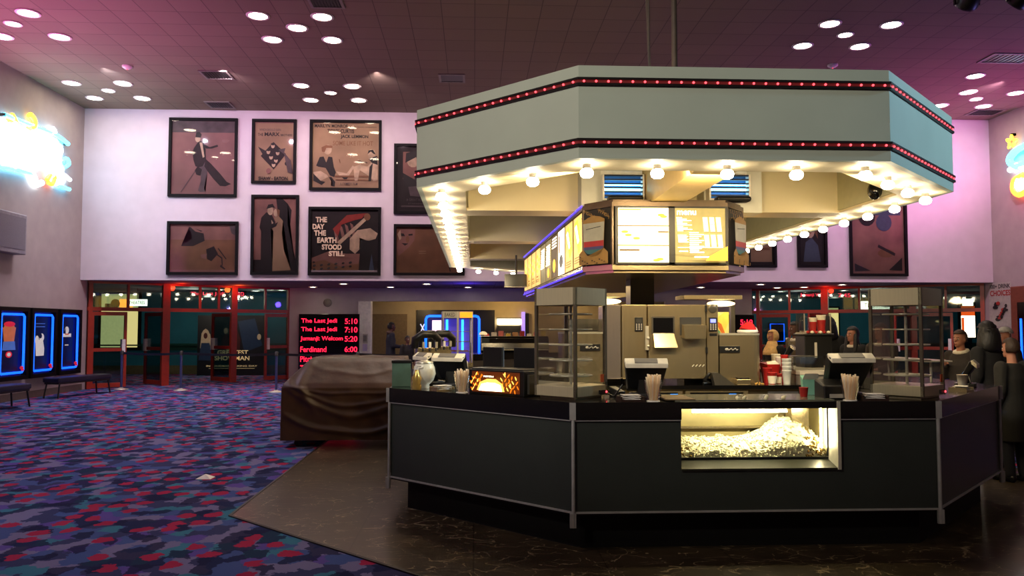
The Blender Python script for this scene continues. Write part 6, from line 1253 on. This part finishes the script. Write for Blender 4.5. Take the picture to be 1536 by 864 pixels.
person('brown-haired person in a grey coat at the right photo edge, seen from behind', 1517, 8.15, 509, AWAY + .25, M_skin1, M_hairb, 'short', Cj('grey_green_coat', (30, 29, 26)), jean, 'down', .5)

# ================================================================== LIGHT
w = bpy.data.worlds.new('world'); SC.world = w; w.use_nodes = True; w.node_tree.nodes['Background'].inputs[0].default_value = C(116, 114, 124); w.node_tree.nodes['Background'].inputs[1].default_value = .05
def lamp(kind, name, loc, energy, col, size=.3, rot=None, aim=None, spot=None, blend=.6, sy=None):
    d = bpy.data.lights.new(name, kind); d.energy = energy; d.color = C(*col)[:3]
    if kind == 'AREA':
        d.size = size
        if sy: d.shape = 'RECTANGLE'; d.size_y = sy
    else: d.shadow_soft_size = size
    if spot: d.spot_size = radians(spot); d.spot_blend = blend
    o = bpy.data.objects.new(name, d); COL.objects.link(o); o.location = loc
    if aim is not None: o.rotation_euler = (Vector(aim) - Vector(loc)).to_track_quat('-Z', 'Y').to_euler()
    return o
# coloured washes on the back wall and the ends of the ceiling
for x, e, c in [(-8.2, 340, (232, 226, 250)), (-5.6, 430, (255, 216, 238)), (-2.2, 430, (255, 222, 230)), (2.0, 300, (255, 215, 235)), (6.2, 330, (255, 222, 238)), (9.5, 390, (252, 216, 248)), (12.3, 440, (255, 190, 238))]:
    lamp('SPOT', 'wall_wash_light', (x, 17.6, 7.3), e, c, .05, aim=(x, 21, 4.0), spot=125, blend=.7)
lamp('SPOT', 'colour_flood', (-9.9, 14.0, 2.6), 1900, (255, 132, 220), .2, aim=(-8.4, 15.0, 7.35), spot=112, blend=1)
lamp('SPOT', 'colour_flood', (-9.9, 9.0, 2.6), 420, (255, 130, 210), .2, aim=(-6.5, 10.0, 7.35), spot=140, blend=1)
lamp('SPOT', 'colour_flood', (13.9, 18.4, 3.4), 700, (255, 84, 215), .2, aim=(11.5, 19.0, 7.35), spot=130, blend=1)
lamp('SPOT', 'colour_flood', (13.9, 13.0, 2.6), 420, (150, 140, 255), .2, aim=(10, 14, 7.35), spot=140, blend=1)
lamp('SPOT', 'ceiling_glow_light', (2.0, 9.0, 3.9), 130, (255, 222, 170), .3, aim=(0.5, 10, 7.35), spot=150, blend=1)
# general downlight; the lamps nearest the camera are added fill
for x, y, e in [(-6.5, 12.5, 520), (-1.5, 13.5, 380), (-7.5, 18.5, 520), (-5.5, 6, 460), (6.8, 12.5, 420), (10.8, 17, 260), (-2.5, 3.0, 300), (2.5, 1.0, 150), (6.8, 2.0, 120)]:
    lamp('SPOT', 'downlight_and_fill', (x, y, 7.28), e, (236, 222, 250) if x < -3 else (255, 228, 210), .17, aim=(x, y, 0), spot=110, blend=.8)
for x in (-8, -4.5, -1, 2, 5.5, 9.5, 12.5): lamp('SPOT', 'soffit_beam', (x, 23, 2.83), 42, (255, 232, 210), .1, aim=(x, 23, 0), spot=120, blend=.8)
lamp('POINT', 'violet_soffit_glow', (-.2, 22.2, 2.5), 22, (90, 60, 255), .1)
lamp('POINT', 'passage_light', (-1.8, 27.6, 2.3), 26, (255, 214, 150), .15); lamp('POINT', 'passage_light', (1.2, 27.8, 2.3), 36, (255, 210, 130), .15); lamp('POINT', 'passage_light', (3.6, 27.8, 2.3), 26, (255, 210, 140), .15)
for x, y, e in [(-9, 25.8, 40), (-7, 26.6, 22), (11, 26.4, 30), (13, 25, 30)]: lamp('POINT', 'corridor_light', (x, y, 2.6), e, (255, 240, 210), .12)
lamp('POINT', 'red_neon_glow', (-8.2, 22.6, 2.75), 9, (255, 60, 20), .08); lamp('POINT', 'red_neon_glow', (-6.9, 23.6, 2.75), 12, (255, 90, 30), .08); lamp('POINT', 'red_neon_glow', (10.6, 23.4, 2.75), 9, (255, 50, 20), .08)
for x in (.6, 2.15, 3.7): lamp('AREA', 'canopy_fill', (x, 7.0, 2.97), 75, (255, 224, 168), .5, aim=(x * .5 + 1.0, 9.0, 1.2), sy=.4)  # added fill lamps aimed at the machines, on top of the bulbs
lamp('AREA', 'canopy_fill', (2.1, 11.3, 2.15), 60, (255, 214, 150), 1.4, aim=(2.1, 11.3, 0), sy=2.5); lamp('AREA', 'canopy_fill', (2.1, 14.5, 2.15), 60, (255, 220, 165), 1.4, aim=(2.1, 14.5, 0), sy=2.5)
lamp('SPOT', 'violet_fill', (-7.5, 11.0, 1.2), 420, (150, 120, 255), .2, aim=(-.3, 12.0, 3.0), spot=50, blend=1)  # added violet spot without a fixture, tints the left soffit
lamp('SPOT', 'fascia_fill', (-5.0, -1.0, 7.0), 3100, (255, 244, 228), .3, aim=(1.0, 6.8, 3.4), spot=38, blend=.8)  # added spots without fixtures, brighten the left, front and right canopy faces
lamp('SPOT', 'fascia_fill', (10.5, 5.6, 5.6), 2100, (186, 232, 255), .3, aim=(4.3, 7.2, 3.4), spot=30, blend=.8)

SC.view_settings.view_transform = 'Standard'; SC.view_settings.look = 'None'; SC.view_settings.exposure = -0.2
SC.cycles.use_denoising = True
try: SC.cycles.max_bounces = 6; SC.cycles.transparent_max_bounces = 24; SC.cycles.sample_clamp_indirect = 4; SC.cycles.caustics_reflective = False; SC.cycles.caustics_refractive = False
except Exception: pass
